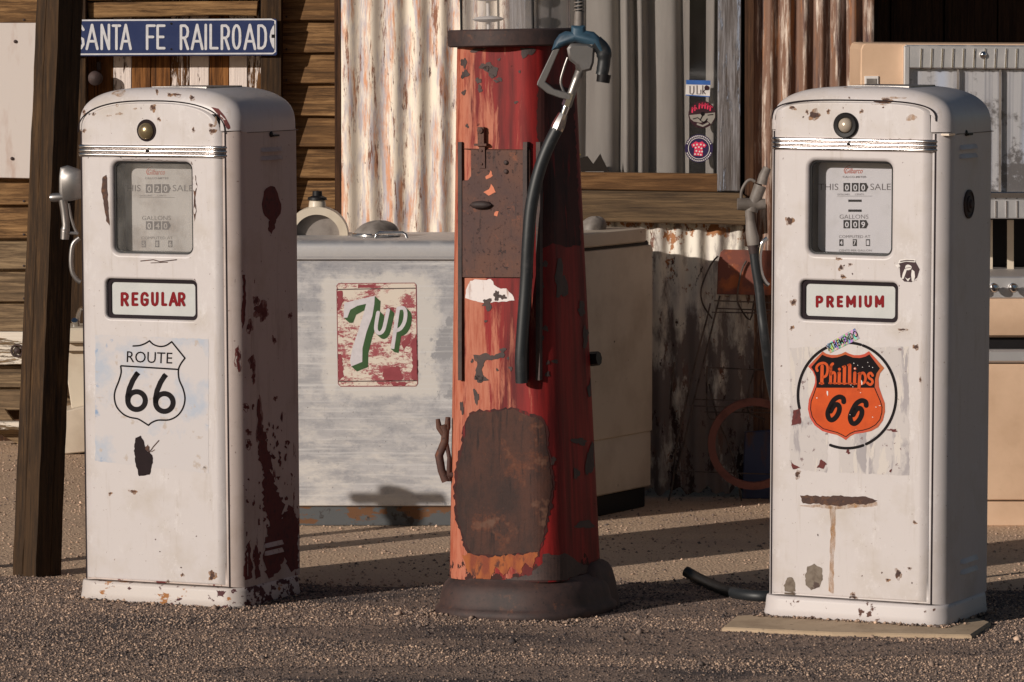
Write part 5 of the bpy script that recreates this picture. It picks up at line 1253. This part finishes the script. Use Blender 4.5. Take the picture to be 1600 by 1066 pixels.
    for i, px_ in enumerate(([(760, 276), (766, 273), (769, 266), (772, 275), (762, 280)], [(758, 300), (766, 296), (770, 288), (777, 300), (766, 306)], [(775, 331), (781, 330), (779, 338), (774, 337)])):
        d = Decal(bv, 0.0088); d.rough(px_, 0.6, 3, None, i); d.build('paint_flake', M['salmon'], root)
    # crank handle at the left flank, knob at the right
    A = lambda x, y, dy=0.0: inv @ at(x, y, c0.y + dy)
    yb = -0.06
    cr = MB()
    cr.tube([A(693, 664, yb), A(696, 675, yb), A(695, 690, yb), A(686, 712, yb), A(690, 735, yb), A(697, 752, yb)], [0.0125, 0.011, 0.0115, 0.012, 0.011, 0.012], 8)
    cr.tube([A(684, 655, yb), A(686, 668, yb), A(693, 678, yb)], [0.006, 0.0085, 0.009], 8); cr.tube([A(700, 652, yb), A(699, 668, yb), A(695, 680, yb)], [0.007, 0.009, 0.009], 8)
    cr.tube([A(697, 690, yb), A(702, 715, yb), A(701, 752, yb)], [0.006, 0.006, 0.008], 8)
    cr.tube([A(698, 742, yb), A(722, 742, yb)], 0.009, 8)
    cr.build('crank_handle', M['rust_sheet'], root, 50)
    MB().tube([A(908, 561, 0.08), A(924, 561, 0.06), A(936, 560, 0.05)], [0.014, 0.020, 0.019], 8).build('side_nut', M['black'], root, 40)
    # hose and nozzle hanging in front of the shaded flank
    yn = c0.y - 0.215
    N = bpy.data.objects.new('nozzle', None); COL.objects.link(N); N.parent = root
    W = lambda x, y, dy=0.0: at(x, y, yn + dy)
    wbuild(MB().tube(smooth_path([W(870, 202), W(858, 226), W(846, 256), W(836, 292), W(829, 330), W(825, 380), W(822, 440, 0.005), W(817, 510, 0.005), W(814, 560, 0.005), W(815, 598, 0.01)], 6), 0.0165, 16), 'hose', M['rubber'], N, 60)
    wbuild(MB().tube([W(869, 204), W(873, 195), W(880, 178)], [0.0165, 0.0175, 0.0125], 8).tube([W(880, 180), W(884, 168), W(887, 160)], [0.009, 0.010, 0.009], 12).tube([W(885, 166), W(892, 146)], [0.0135, 0.013], 6), 'swivel', M['bright_chrome'], N, 30)
    b = MB().tube([W(891, 152), W(898, 132), W(906, 112)], [0.0115, 0.0115, 0.0125], 12)
    slab_px([(886, 76), (889, 94), (902, 104), (908, 114), (924, 110), (928, 98), (930, 74), (918, 68), (892, 68)], yn - 0.016, 0.034, 0.006, b)
    wbuild(b, 'body', M['bare_steel'], N, 40)
    b = MB(); r4 = R(45)
    slab_px([(866, 74), (875, 76), (852, 128), (866, 139), (884, 144), (892, 148), (891, 157), (874, 153), (855, 146), (839, 133), (840, 128)], yn - 0.012, 0.024, 0.002, b)
    wbuild(b, 'lever_guard', M['bare_steel'], N, 30)
    wbuild(MB().tube(smooth_path([W(887, 90), W(880, 110), W(876, 130), W(884, 150)], 4), 0.0035, 8), 'lever', M['bare_steel'], N, 60)
    b = slab_px([(862, 79), (867, 64), (874, 54), (884, 49), (893, 50), (893, 40), (914, 40), (915, 48), (928, 50), (936, 57), (944, 72), (948, 84), (936, 84), (926, 70), (908, 68), (898, 66), (886, 70), (874, 76)], yn - 0.021, 0.042, 0.009)
    wbuild(b, 'cover', M['dusty_blue'], N, 50)
    wbuild(MB().tube(smooth_path([W(930, 66), W(942, 78), W(944, 92), W(942, 110), W(940, 118)], 4), [0.020] * 8 + [0.017] * 5 + [0.0165] * 4, 12), 'spout', M['rubber'], N, 50)
    wbuild(MB().tube([W(944, 116), W(942, 129)], [0.0185, 0.0175], 12), 'spout_tip', M['black'], N, 40)
    wbuild(MB().tube([W(904, 42), W(905, 18)], [0.013, 0.0115], 14), 'hose_coupling', M['tin_grey'], N, 50)
    hs = [W(905, 20), W(905, -10), W(904, -60), W(898, -130, 0.03), W(880, -200, 0.06), W(868, -250, 0.12)]
    mb = MB().tube(smooth_path(hs, 6), 0.009, 10); wbuild(mb, 'hose', M['rubber'], N, 60)
    sp = []
    for i in range(90):
        t = i / 89; y = 19 - 60 * t; q = i * 0.75; sp.append(W(905, y) + Vector((0.0125 * math.cos(q), 0.0125 * math.sin(q), 0)))
    wbuild(MB().tube(sp, 0.0022, 5), 'spring_guard', M['tin_grey'], N, 60)
red_pump()

# ------------------------------------------------------------------ steel soda cooler
YC_ = 13.8
ck = thing('soda_cooler', 'worn bare metal soda cooler with a peeling red and white logo panel', 'cooler', at(600, 825, YC_ + 0.22) * Vector((1, 1, 0)) if False else (at(600, 825, YC_).x, YC_ + 0.22, 0))
XL, XR = 415, 742
def cooler_skin():
    """bare and painted sheet: the cream paint survives round the logo, worn through elsewhere"""
    o = ck.location; e = [at(514, 500, YC_).x - o.x, at(672, 500, YC_).x - o.x, at(600, 440, YC_).z, at(600, 612, YC_).z]
    cream = lin(202, 197, 192)
    return weather('cooler_metal', lin(178, 177, 180), [
        dict(color=lin(190, 187, 187), scale=6, stretch=(0.8, 1, 3.0), lo=0.42, hi=0.66, rough=0.5),
        dict(color=lin(142, 142, 148), scale=24, stretch=(1, 1, 1.3), detail=9, nr=0.75, lo=0.50, hi=0.74, rough=0.45, bias=(('Z', 0.45, 0.8, 0.07),)),
        dict(color=cream, scale=9, stretch=(0.8, 1, 2.2), detail=9, nr=0.75, lo=0.53, hi=0.70, rough=0.6, bias=(('Z', 0.5, 0.05, 0.10),)),
        dict(color=cream, scale=15, detail=9, nr=0.75, lo=0.30, hi=0.46, rough=0.6, bias=(('X', e[0], e[0] - 0.05, -0.36), ('X', e[1], e[1] + 0.06, -0.36), ('Z', e[2], e[2] + 0.05, -0.36), ('Z', e[3], e[3] - 0.05, -0.36))),
        dict(color=lin(150, 149, 152), scale=11, stretch=(1, 1, 0.7), detail=9, nr=0.7, lo=0.56, hi=0.59, rough=0.5, bias=(('X', at(664, 500, YC_).x - o.x, at(655, 500, YC_).x - o.x, -0.4), ('Z', at(600, 500, YC_).z, at(600, 470, YC_).z, -0.3))),
        dict(color=lin(206, 204, 203), scale=5, stretch=(0.35, 1, 16), detail=6, nr=0.7, lo=0.52, hi=0.70, rough=0.5),
        dict(color=lin(130, 128, 130), scale=6, stretch=(14, 1, 0.5), detail=6, nr=0.7, lo=0.66, hi=0.76),
        dict(color=lin(104, 98, 98), scale=90, lo=0.66, hi=0.74, rough=0.6)], rough=0.42, metal=0.3, bump=(8, 0.25, 0.003))
def pxbox(x0, y0, x1, y1, Y, depth, mb=None, zlo=None, bev=0.003): return slab_px(rect(x0, y0, x1, y1), Y, depth, bev, mb, 0, zlo)
wbuild(slab_px([(XL, 403), (XR, 402), (XR, 791), (XL, 791)], YC_, 0.44, 0.003), 'body', cooler_skin(), ck)
wbuild(pxbox(XL, 789, XR, 835, YC_ + 0.012, 0.41, zlo=0.0), 'plinth', M['cooler_base'], ck)
zA, zB = at(600, 376, YC_).z, at(600, 405, YC_).z
xa, xb = at(XL - 2, 400, YC_).x, at(XR + 2, 400, YC_).x
pr = [(0.455, zA + 0.002), (0.012, zA + 0.002), (0.002, zA - 0.002), (-0.006, zA - 0.010), (-0.010, zA - 0.022), (-0.010, zB + 0.008), (-0.013, zB + 0.006), (-0.013, zB + 0.001), (-0.008, zB - 0.002), (0.455, zB - 0.002)]
wbuild(MB().loft([[(x, YC_ + y, z) for y, z in pr] for x in (xa, xb)]), 'lid', M['alu'], ck, 50)
hz = zA + 0.002
hd = [at(x, 372, YC_ + 0.10).x for x in (586, 593, 629, 636)]
wbuild(MB().tube([(hd[0], YC_ + 0.10, hz - 0.002), (hd[0] + 0.004, YC_ + 0.10, hz + 0.012), (hd[1], YC_ + 0.10, hz + 0.018), (hd[2], YC_ + 0.10, hz + 0.018), (hd[3] - 0.004, YC_ + 0.10, hz + 0.012), (hd[3], YC_ + 0.10, hz - 0.002)], 0.0045, 8), 'lid_handle', M['bright_chrome'], ck, 60)
CP = Plane((0, YC_, 0), (0, -1, 0))
def Z7(x, y): return (500 + x / 4.845, 420 + y / 4.845)
d = Decal(CP, 0.0004); (lambda *a: None)([Z7(*p) for p in [(90, 190), (120, 80), (400, 60), (740, 70), (1010, 40), (1015, 400), (940, 440), (870, 520), (810, 480), (780, 420), (790, 560), (830, 720), (800, 880), (700, 960), (450, 1000), (230, 990), (80, 930), (60, 700), (90, 540), (40, 380), (0, 230), (30, 195)]], 3.0, 4, None, 51)
d = Decal(CP, 0.0004)
for i, (x, y, rx, ry) in enumerate(((640, 640, 60, 8), (560, 670, 70, 6), (620, 700, 80, 7), (520, 720, 40, 9), (660, 690, 30, 5), (560, 640, 30, 5), (690, 720, 20, 8), (600, 745, 90, 14), (500, 760, 40, 16), (660, 770, 60, 14), (600, 395 + 27, 26, 5), (650, 424, 20, 5))[:0]): d.blob(x, y, rx, ry, 0.5, 40, None, x + y)

d = Decal(CP, 0.0009); d.poly([Z7(x, y) for x, y in [(140, 112), (715, 108), (727, 120), (738, 875), (725, 888), (155, 890), (138, 875), (126, 130)]]); em = d.build('emblem', M['emblem'], ck)
d = Decal(CP, 0.0013); d.stroke([Z7(125, 157), Z7(725, 147)], 1.6, cap=False); d.stroke([Z7(138, 853), Z7(737, 848)], 1.6, cap=False); d.build('emblem_line', M['line_dark'], em)
d = Decal(CP, 0.0013); d.stroke([Z7(*p) for p in [(135, 165), (126, 130), (140, 112), (715, 108), (727, 122), (738, 870), (725, 888), (155, 890), (138, 872), (127, 160)]], 1.1, cap=False)
d.rough([Z7(*p) for p in [(130, 170), (172, 165), (178, 250), (150, 300), (133, 320)]], 1.2, 3, None, 61); d.rough([Z7(*p) for p in [(285, 120), (415, 118), (412, 145), (290, 146)]], 0.8, 3, None, 62); d.rough([Z7(*p) for p in [(133, 650), (165, 640), (180, 820), (142, 845)]], 1.2, 3, None, 63); d.rough([Z7(*p) for p in [(690, 560), (736, 480), (737, 845), (690, 840), (700, 700)]], 1.4, 3, None, 64); d.rough([Z7(*p) for p in [(480, 760), (600, 735), (630, 830), (560, 848), (475, 842)]], 1.6, 3, None, 65); d.rough([Z7(*p) for p in [(620, 560), (690, 480), (680, 560), (630, 620)]], 1.2, 3, None, 66); d.rough([Z7(*p) for p in [(540, 862), (690, 858), (640, 884), (550, 886)]], 0.8, 3, None, 67); d.rough([Z7(*p) for p in [(470, 300), (560, 290), (560, 310), (520, 420), (530, 320)]], 0.6, 3, None, 68)
d.build('emblem_paint', M['crimson'], em)
seven = [(183, 258), (415, 205), (411, 270), (396, 360), (352, 480), (322, 600), (320, 705), (235, 740), (228, 690), (245, 600), (290, 470), (330, 340), (350, 265), (285, 280), (230, 310), (207, 370), (178, 372)]
u_ = [(440, 332), (424, 430), (428, 472), (452, 488), (480, 462), (500, 385), (516, 312)]
p_st = [(592, 300), (548, 606)]; p_bw = [(592, 300), (632, 298), (648, 335), (640, 400), (612, 450), (582, 466)]
for i in range(9, 0, -1):
    d = Decal(CP, 0.0022 - 0.00006 * i); a, b = 4.8 * i, 4.3 * i
    d.poly([Z7(x + a, y + b) for x, y in seven]); a, b = a * 0.72, b * 0.75
    d.stroke([Z7(x + a, y + b) for x, y in u_], 6.4, smooth=3); d.off -= 0.000015; d.stroke([Z7(x + a, y + b) for x, y in p_bw], 6.4, smooth=3); d.off -= 0.000015; d.stroke([Z7(x + a, y + b) for x, y in p_st], 6.6, cap=False)
    if i == 9: acc = d
    else: acc.m.add(d.m.v, d.m.f)
acc.build('numeral_shadow', M['logo_green'], em)
d = Decal(CP, 0.0026); d.poly([Z7(*p) for p in seven]); d.stroke([Z7(*p) for p in u_], 5.8, smooth=3, cap=True); d.off = 0.0027; d.stroke([Z7(*p) for p in p_bw], 5.8, smooth=3); d.off = 0.0028; d.stroke([Z7(*p) for p in p_st], 6.0, cap=False)
d.build('numeral', M['logo_white'], em)
# things on the cooler
cx = at(496, 372, YC_ + 0.30); zc = zA + 0.002
jug = thing('canister', 'cream round enamel canister with a black cap lying on the soda cooler', 'canister', (cx.x, YC_ + 0.30, zc - 0.03))
jr = 0.098; jc = Vector((cx.x, YC_ + 0.30, zc))
def half_disc(r0, r1, y0, y1, n=24):
    rings = []
    for k in range(n + 1):
        a = math.pi * k / n
        rings.append([jc + Vector((r * math.cos(a), y, r * 0.92 * math.sin(a))) for r, y in ((r0, y0), (r1, y0), (r1, y1), (r0, y1))])
    return MB().loft(rings)
wbuild(half_disc(0.072, jr, -0.05, 0.06), 'rim', M['enamel'], jug, 35)
wbuild(half_disc(0.0, 0.0725, -0.02, 0.05), 'face', M['tin_grey'], jug, 35)
wbuild(MB().lathe([(0.028, jr * 0.86), (0.026, jr * 0.92 + 0.014), (0.022, jr * 0.92 + 0.022)], jc + Vector((0, -0.0, 0)), 18), 'neck', M['enamel'], jug, 40)
wbuild(MB().lathe([(0.031, jr * 0.92 + 0.020), (0.030, jr * 0.92 + 0.028), (0.016, jr * 0.92 + 0.034), (0.015, jr * 0.92 + 0.048), (0.0, jr * 0.92 + 0.05)], jc, 18), 'cap', M['black'], jug, 40)
def cap_dome(name, label, px, py, Y, zbase, rx, ry, h, mat, brim):
    t = thing(name, label, 'lid', (at(px, py, Y).x, Y, zbase)); rings = []
    for k in range(8):
        a = R(90 * k / 7); e = math.cos(a) ** 0.8 if k < 7 else 0.001
        rings.append([(rx * e * math.cos(q) + 0.012 * math.sin(a), ry * e * math.sin(q), h * math.sin(a) * (1 + 0.06 * math.sin(3 * q))) for q in [2 * math.pi * j / 24 for j in range(24)]])
    MB().loft(rings).build('dome', mat, t, 50)
    if brim: MB().tube([(rx * 1.02 * math.cos(q), ry * 1.02 * math.sin(q), 0.006) for q in [2 * math.pi * j / 24 for j in range(25)]], 0.0055, 6, False).build('rim', M['bright_chrome'], t, 50)
    return t
cap_dome('headlamp_shell', 'dented grey metal headlamp shell with chrome rim on the soda cooler', 587, 366, YC_ + 0.2, zc, 0.073, 0.07, 0.048, M['tin_grey'], True)

# ------------------------------------------------------------------ white chest freezer standing askew
fz = ground_at(903, 816); fw, fd, fh = 0.40, 0.50, 0.905; fy = R(-30); rm = Matrix.Rotation(fy, 3, 'Z')
fo = thing('chest_freezer', 'grimy white chest freezer standing askew behind the red fuel pump', 'freezer', fz - rm @ Vector((fw / 2, -fd / 2, 0)), (0, 0, fy))
def rbox(w, d_, z0, z1, r=0.02, cy=0.0):
    return MB().loft([[(x, y + cy, z) for x, y in rounded_rect(w - 2 * e, d_ - 2 * e, r, 4)] for z, e in ((z0, 0.004), (z0 + 0.004, 0), (z1 - 0.008, 0), (z1 - 0.002, 0.003), (z1, 0.009))])
rbox(fw - 0.03, fd - 0.03, 0.0, 0.07).build('plinth', M['black'], fo)
rbox(fw - 0.004, fd, 0.068, 0.25).build('lower_body', M['enamel_grime'], fo, 40)
rbox(fw + 0.006, fd, 0.246, fh - 0.055).build('body', M['enamel_grime'], fo, 40)
rbox(fw - 0.012, fd - 0.02, fh - 0.06, fh - 0.04).build('gasket', M['black'], fo)
rbox(fw + 0.004, fd - 0.045, fh - 0.045, fh, 0.02, -0.02).build('lid', M['enamel_grime'], fo, 40)
p = at(925, 360, 14.25)
cap_dome('metal_bowl', 'dark upturned metal bowl on the white chest freezer', 925, 358, 14.22, fh, 0.045, 0.05, 0.04, M['tin_grey'], False)

# ------------------------------------------------------------------ wooden post
b0, b1 = ground_at(57, 899), at(96, -60, ground_at(57, 899).y)
pm = Matrix.Rotation(R(-41), 3, 'Z'); rings = []; rr = random.Random(2)
for i in range(30):
    t = i / 29; c = b0.lerp(b1, t); k = 0.046 * (1.05 - 0.06 * t)
    sec = []
    for (x, y) in ((-1, -1), (-0.2, -1.0), (-0.14, -0.94), (-0.08, -1), (1, -1), (1, 0.1), (0.95, 0.16), (1, 0.22), (1, 1), (-1, 1)):
        sec.append(c + pm @ Vector((x * k + rr.uniform(-0.0009, 0.0009), y * k * 1.0 + rr.uniform(-0.0009, 0.0009), 0)))
    rings.append(sec)
rings[0] = [Vector((v.x, v.y, -0.03)) for v in rings[0]]
tag(MB().loft(rings).build('wooden_post', M['post_wood']), 'leaning square brown timber post beside the REGULAR fuel pump', 'post')

# ------------------------------------------------------------------ railroad sign
YS = Y_LEFT - 0.095
def ZS(x, y): return (100 + x / 4.4417, y / 4.4417)
sg = slab_px([(84, 31), (431, 29.5), (433, 32), (433, 85), (431, 87), (84, 88)], YS, 0.004, 0.001)
sgn = thing('street_sign', 'long blue enamel sign with white letters reading SANTA FE RAILROAD', 'sign', (at(270, 60, YS).x, YS, at(270, 88, YS).z))
wbuild(sg, 'plate', M['sign_blue'], sgn)
SP = Plane((0, YS, 0), (0, -1, 0))
d = Decal(SP, 0.0006)
d.stroke([ZS(-50, 143), ZS(1440, 135), ZS(1465, 145), ZS(1466, 360), ZS(1450, 372), ZS(-50, 378)], 2.4, cap=False)
d.poly([ZS(*p) for p in [(1466, 165), (1466, 350), (1445, 325), (1432, 290), (1427, 255), (1434, 215), (1448, 185)]])
d.build('border', M['sign_white'], sgn)
d = Decal(SP, 0.0012); d.poly([ZS(*p) for p in [(1440, 240), (1462, 240), (1462, 264), (1440, 264)]]); d.blob(*ZS(745, 165), 1.8, 1.8, 0.1); d.blob(*ZS(745, 342), 1.5, 1.5, 0.1); d.build('bolt_hole', M['black'], sgn)
d = Decal(SP, 0.0010)
for ch, x0, x1 in (('S', 72, 138), ('A', 158, 232), ('N', 262, 312), ('T', 340, 388), ('A', 396, 462), ('F', 577, 628), ('E', 650, 696), ('R', 812, 860), ('A', 888, 960), ('I', 970, 998), ('L', 1018, 1064), ('R', 1096, 1144), ('O', 1174, 1222), ('A', 1254, 1326), ('D', 1350, 1400)):
    for i, stn in enumerate(GL[ch]):
        d.segs([ZS(x0 + (x1 - x0) * u, 174 + 166 * v) for u, v in stn], 4.0, 0.0010 + 0.0006 * i)
d.build('lettering', M['sign_white'], sgn)
for x in (140, 422):
    wbuild(MB().box(at(x, 60, YS) + Vector((0, 0.012, 0)), (0.03, 0.018, 0.03)), 'mount_block', M['post_wood'], sgn)

# ------------------------------------------------------------------ white sink cabinet half hidden behind the post
wc = thing('sink_cabinet', 'old white enamel sink cabinet with chrome tap standing behind the timber post', 'sink', (at(120, 690, 16.1).x, 16.1, 0))
wbuild(pxbox(100, 513, 205, 536, 15.98, 0.24, None, None, 0.006), 'basin', M['enamel'], wc)
wbuild(pxbox(99, 536, 204, 549, 16.02, 0.2), 'apron', M['enamel_grime'], wc)
wbuild(slab_px([(99, 549), (204, 549), (204, 640), (112, 640)], 16.05, 0.17, 0.003), 'panel', M['enamel'], wc)
wbuild(slab_px([(92, 645), (204, 618), (204, 700), (92, 712)], 15.97, 0.26, 0.004, zlo=0.0), 'skirt', M['enamel_grime'], wc)
q = at(117, 513, 16.08)
wbuild(MB().tube([q, q + Vector((0, 0, 0.02)), q + Vector((0.0, -0.01, 0.03))], 0.012, 10).tube(smooth_path([q + Vector((0.01, 0, 0.0)), q + Vector((0.012, 0, 0.05)), q + Vector((0.03, -0.02, 0.075)), q + Vector((0.05, -0.05, 0.06))], 4), 0.008, 8), 'tap', M['bright_chrome'], wc, 50)

# ------------------------------------------------------------------ double-oven range
YR = 13.8
sv = thing('kitchen_range', 'beige double oven kitchen range with ribbed chrome trim and glass upper door', 'stove', (at(1560, 700, YR).x, YR + 0.3, 0))
X0, X1 = 1345, 1775
up = slab_px([(1352, 68), (1348, 70), (1345, 78), (1342, 342), (X1, 342), (X1, 70)], YR + 0.10, 0.45, 0.004); wbuild(up, 'upper_oven', M['beige'], sv)
wbuild(slab_px([(1415, 70), (X1, 72), (X1, 109), (1415, 107)], YR + 0.07, 0.04, 0.004), 'trim_panel', M['alu'], sv)
for i in range(21):
    x = 1440 + 16.6 * i
    wbuild(slab_px([(x - 1.3, 76), (x + 1.3, 76), (x, 107), (x - 2.6, 107)], YR + 0.0655, 0.008, 0.0012), 'trim_rib', M['bright_chrome'], sv)
    wbuild(slab_px([(x - 1.0, 314), (x + 1.0, 314), (x + 1.0, 340), (x - 1.0, 340)], YR + 0.0655, 0.008, 0.001), 'trim_rib', M['bright_chrome'], sv)
wbuild(slab_px([(1413, 72), (1422, 72), (1420, 342), (1411, 342)], YR + 0.068, 0.05, 0.003), 'side_trim', M['alu'], sv)
wbuild(slab_px([(1420, 108), (X1, 110), (X1, 300), (1419, 300)], YR + 0.094, 0.012), 'oven_lining', M['foil'], sv)
wbuild(slab_px([(1420, 108), (X1, 110), (X1, 300), (1419, 300)], YR + 0.080, 0.004), 'oven_glass', M['glass'], sv)
for x in (1497, 1563): wbuild(slab_px([(x - 1.6, 109), (x + 1.6, 109), (x + 1.0, 300), (x - 2.2, 300)], YR + 0.076, 0.01), 'glass_bar', M['tin_grey'], sv)
wbuild(slab_px(rect(1418, 300, X1, 311), YR + 0.066, 0.04, 0.003), 'lower_trim', M['bright_chrome'], sv)
wbuild(slab_px(rect(1418, 311, X1, 342), YR + 0.070, 0.04, 0.003), 'trim_panel', M['alu'], sv)
wbuild(MB().lathe([(0.012, 0), (0.012, 0.004), (0.008, 0.01), (0, 0.012)], at(1536, 86, YR + 0.07), 16, 'Y'), 'trim_button', M['bright_chrome'], sv, 50)
wbuild(slab_px([(1351, 119), (1373, 119), (1373, 132), (1351, 132)], YR + 0.094, 0.01, 0.002), 'nameplate', M['tag_white'], sv)
wbuild(slab_px([(1354, 123), (1370, 123), (1370, 132), (1354, 132)], YR + 0.092, 0.01, 0.001), 'nameplate', M['tin_grey'], sv)
wbuild(slab_px(rect(1345, 342, X1, 440), YR + 0.5, 0.02), 'backsplash', M['black'], sv)
for x in (1546, 1579, 1620, 1660, 1480, 1510): wbuild(slab_px(rect(x - 5, 344, x + 5, 432), YR + 0.40, 0.01), 'backsplash_strip', M['enamel'], sv)
wbuild(slab_px([(1345, 432), (X1, 433), (X1, 467), (1345, 467)], YR + 0.0, 0.5, 0.004), 'control_panel', M['alu'], sv)
for i in range(7):
    c = at(1552 + 30 * (i - 2), 449, YR)
    wbuild(MB().lathe([(0.014, 0), (0.013, 0.004), (0.006, 0.006), (0.006, 0.022), (0.0125, 0.027), (0.0145, 0.036), (0.010, 0.045), (0, 0.047)], c, 16, 'Y'), 'knob', M['bright_chrome'], sv, 40)
pr = [(0.5, 467), (-0.004, 467), (-0.012, 472), (-0.016, 490), (-0.013, 505), (0.004, 524), (0.02, 528), (0.5, 528)]
mb = MB(); mb.loft([[(at(x, y, YR).x, YR + dy, at(x, y, YR).z) for dy, y in pr] for x in (1345, X1)]); wbuild(mb, 'front_roll', M['beige'], sv, 30)
wbuild(slab_px(rect(1347, 526, X1, 550), YR + 0.04, 0.4), 'recess', M['black'], sv)
wbuild(slab_px(rect(1350, 547, X1, 567), YR - 0.012, 0.04, 0.006), 'door_handle', M['alu'], sv)
wbuild(slab_px(rect(1345, 569, X1, 782), YR - 0.002, 0.5, 0.004), 'oven_door', M['beige'], sv)
wbuild(slab_px(rect(1345, 784, X1, 830), YR + 0.002, 0.5, 0.003, zlo=0.0), 'drawer', M['beige'], sv)

# ------------------------------------------------------------------ wire rack and clutter by the wall
YK = 14.5
rk = thing('wire_rack', 'rusty wire display rack standing against the corrugated wall', 'rack', (at(1130, 780, YK).x, YK, 0))
def wire(pts, r=0.0028, Y=YK):
    return MB().tube([at(p[0], p[1], Y + (p[2] if len(p) > 2 else 0)) for p in pts], r, 6)
gz = lambda x, y: (x, y)
for pts, sm in (([(1122, 400), (1110, 415), (1096, 450), (1098, 475), (1113, 498)], 4), ([(1166, 408), (1158, 425), (1152, 462), (1156, 480), (1172, 500), (1178, 470)], 3),
            ([(1110, 474), (1104, 500), (1088, 560), (1072, 630), (1056, 700), (1052, 752), (1044, 785), (1036, 822)], 3), ([(1125, 462), (1118, 490), (1102, 555), (1082, 635), (1066, 705), (1056, 740)], 3),
            ([(1054, 566), (1050, 600), (1047, 640)], 2), ([(1105, 572), (1104, 600), (1106, 648), (1118, 656), (1132, 656), (1134, 645)], 3), ([(1180, 576), (1170, 610), (1168, 640), (1176, 648), (1196, 656)], 3),
            ([(1108, 600), (1120, 650), (1140, 700), (1152, 745), (1160, 790), (1168, 812)], 3)):
    mb = MB().tube(smooth_path([at(x, y, YK) for x, y in pts], sm), 0.0030, 6); wbuild(mb, 'wire', M['wire'], rk, 60)
for a, b in (((1105, 574), (1230, 580)), ((1085, 624), (1230, 628)), ((1076, 634), (1230, 640)), ((1100, 644), (1230, 645)), ((1116, 470), (1230, 474)), ((1120, 482), (1230, 486)), ((1112, 488), (1230, 490)), ((1050, 736), (1230, 742))):
    wbuild(wire([a, b], 0.0022), 'wire', M['wire'], rk, 60)
wbuild(slab_px([(1131, 390), (1230, 392), (1230, 462), (1120, 460), (1122, 410), (1126, 394)], YK + 0.01, 0.004, 0.001), 'sign_card', M['rust_card'], rk)
hc = at(1178, 694, YK - 0.05); hr = 0.138
hb = MB(); rings = []
for k in range(41):
    a = 2 * math.pi * k / 40; e = Vector((math.cos(a), 0.0, math.sin(a))); rings.append([hc + e * (hr + dx_) + Vector((0, dy_, 0)) for dx_, dy_ in ((-0.012, -0.004), (0.012, -0.004), (0.012, 0.022), (-0.012, 0.022))])
hb.loft(rings, False, False)
zmin = min(v[2] for v in hb.v)
tag(hb.build('wheel_ring', M['hoop'], None, 30), 'faded orange metal wheel ring hanging on the wire rack', 'ring')
bd = slab_px([(1164, 676), (1260, 668), (1260, 800), (1160, 800)], YK + 0.06, 0.03, 0.003, zlo=0.0)
tag(bd.build('painted_board', weather('old_blue', lin(64, 72, 100), [dict(color=lin(96, 70, 58), scale=12, stretch=(1, 1, 0.4), lo=0.5, hi=0.6)], rough=0.8), None), 'old blue painted board leaning at the wall behind the wire rack', 'board')

# ------------------------------------------------------------------ capped standpipe beyond the left edge of the view; its T-shaped shadow falls on the cooler
q = at(622, 779, YC_) + TO_SUN * 2.1
sp_ = thing('standpipe', 'grey steel standpipe with a T-shaped top standing left of the timber post', 'pipe', (q.x, q.y, 0))
MB().tube([(0, 0, -0.02), (0, 0, q.z - 0.04)], 0.030, 14).build('pipe', M['tin_grey'], sp_, 50)
MB().lathe([(0.036, q.z - 0.07), (0.042, q.z - 0.06), (0.042, q.z + 0.02), (0.03, q.z + 0.03), (0, q.z + 0.03)], (0, 0, 0), 16).build('collar', M['tin_grey'], sp_, 40)
MB().tube([(-0.135, 0, q.z), (0.135, 0, q.z)], 0.017, 12).build('cross_bar', M['tin_grey'], sp_, 50)

# ------------------------------------------------------------------ gravel drifted against the feet of the pumps
drift = []
for o_ in [x for x in bpy.data.objects if x.get('category') == 'fuel pump']:
    c_, a_ = o_.location, o_.rotation_euler[2]
    hx, hy = ((PW / 2 + 0.008, PD / 2 + 0.008) if o_.name.startswith('fuel') else (0.205, 0.205))
    def near(x, y, r, c_=c_, a_=a_, hx=hx, hy=hy):
        u = (x - c_.x) * math.cos(a_) + (y - c_.y) * math.sin(a_); v = -(x - c_.x) * math.sin(a_) + (y - c_.y) * math.cos(a_)
        dd = np.maximum(np.abs(u) - hx, np.abs(v) - hy); return (dd > -0.004) & (dd < 0.004 + np.abs(r.normal(0, 0.012, len(x))))
    pb = pebbles('drifted_gravel', 'fine gravel drifted against the foot of the pumps', 26000, c_.x - 0.45, c_.x + 0.45, c_.y - 0.4, c_.y + 0.4, 0.0016, 0.0062, keep=near, seed=int(abs(c_.x) * 100) + 3, z=0.006 if c_.x < 0.5 else 0.016)
    drift.append(pb)
for pb, lb in zip(drift, ('fine gravel drifted against the plinth of the REGULAR pump', 'fine gravel drifted against the plinth of the PREMIUM pump', 'fine gravel drifted against the round foot of the red pump')): pb['label'] = lb
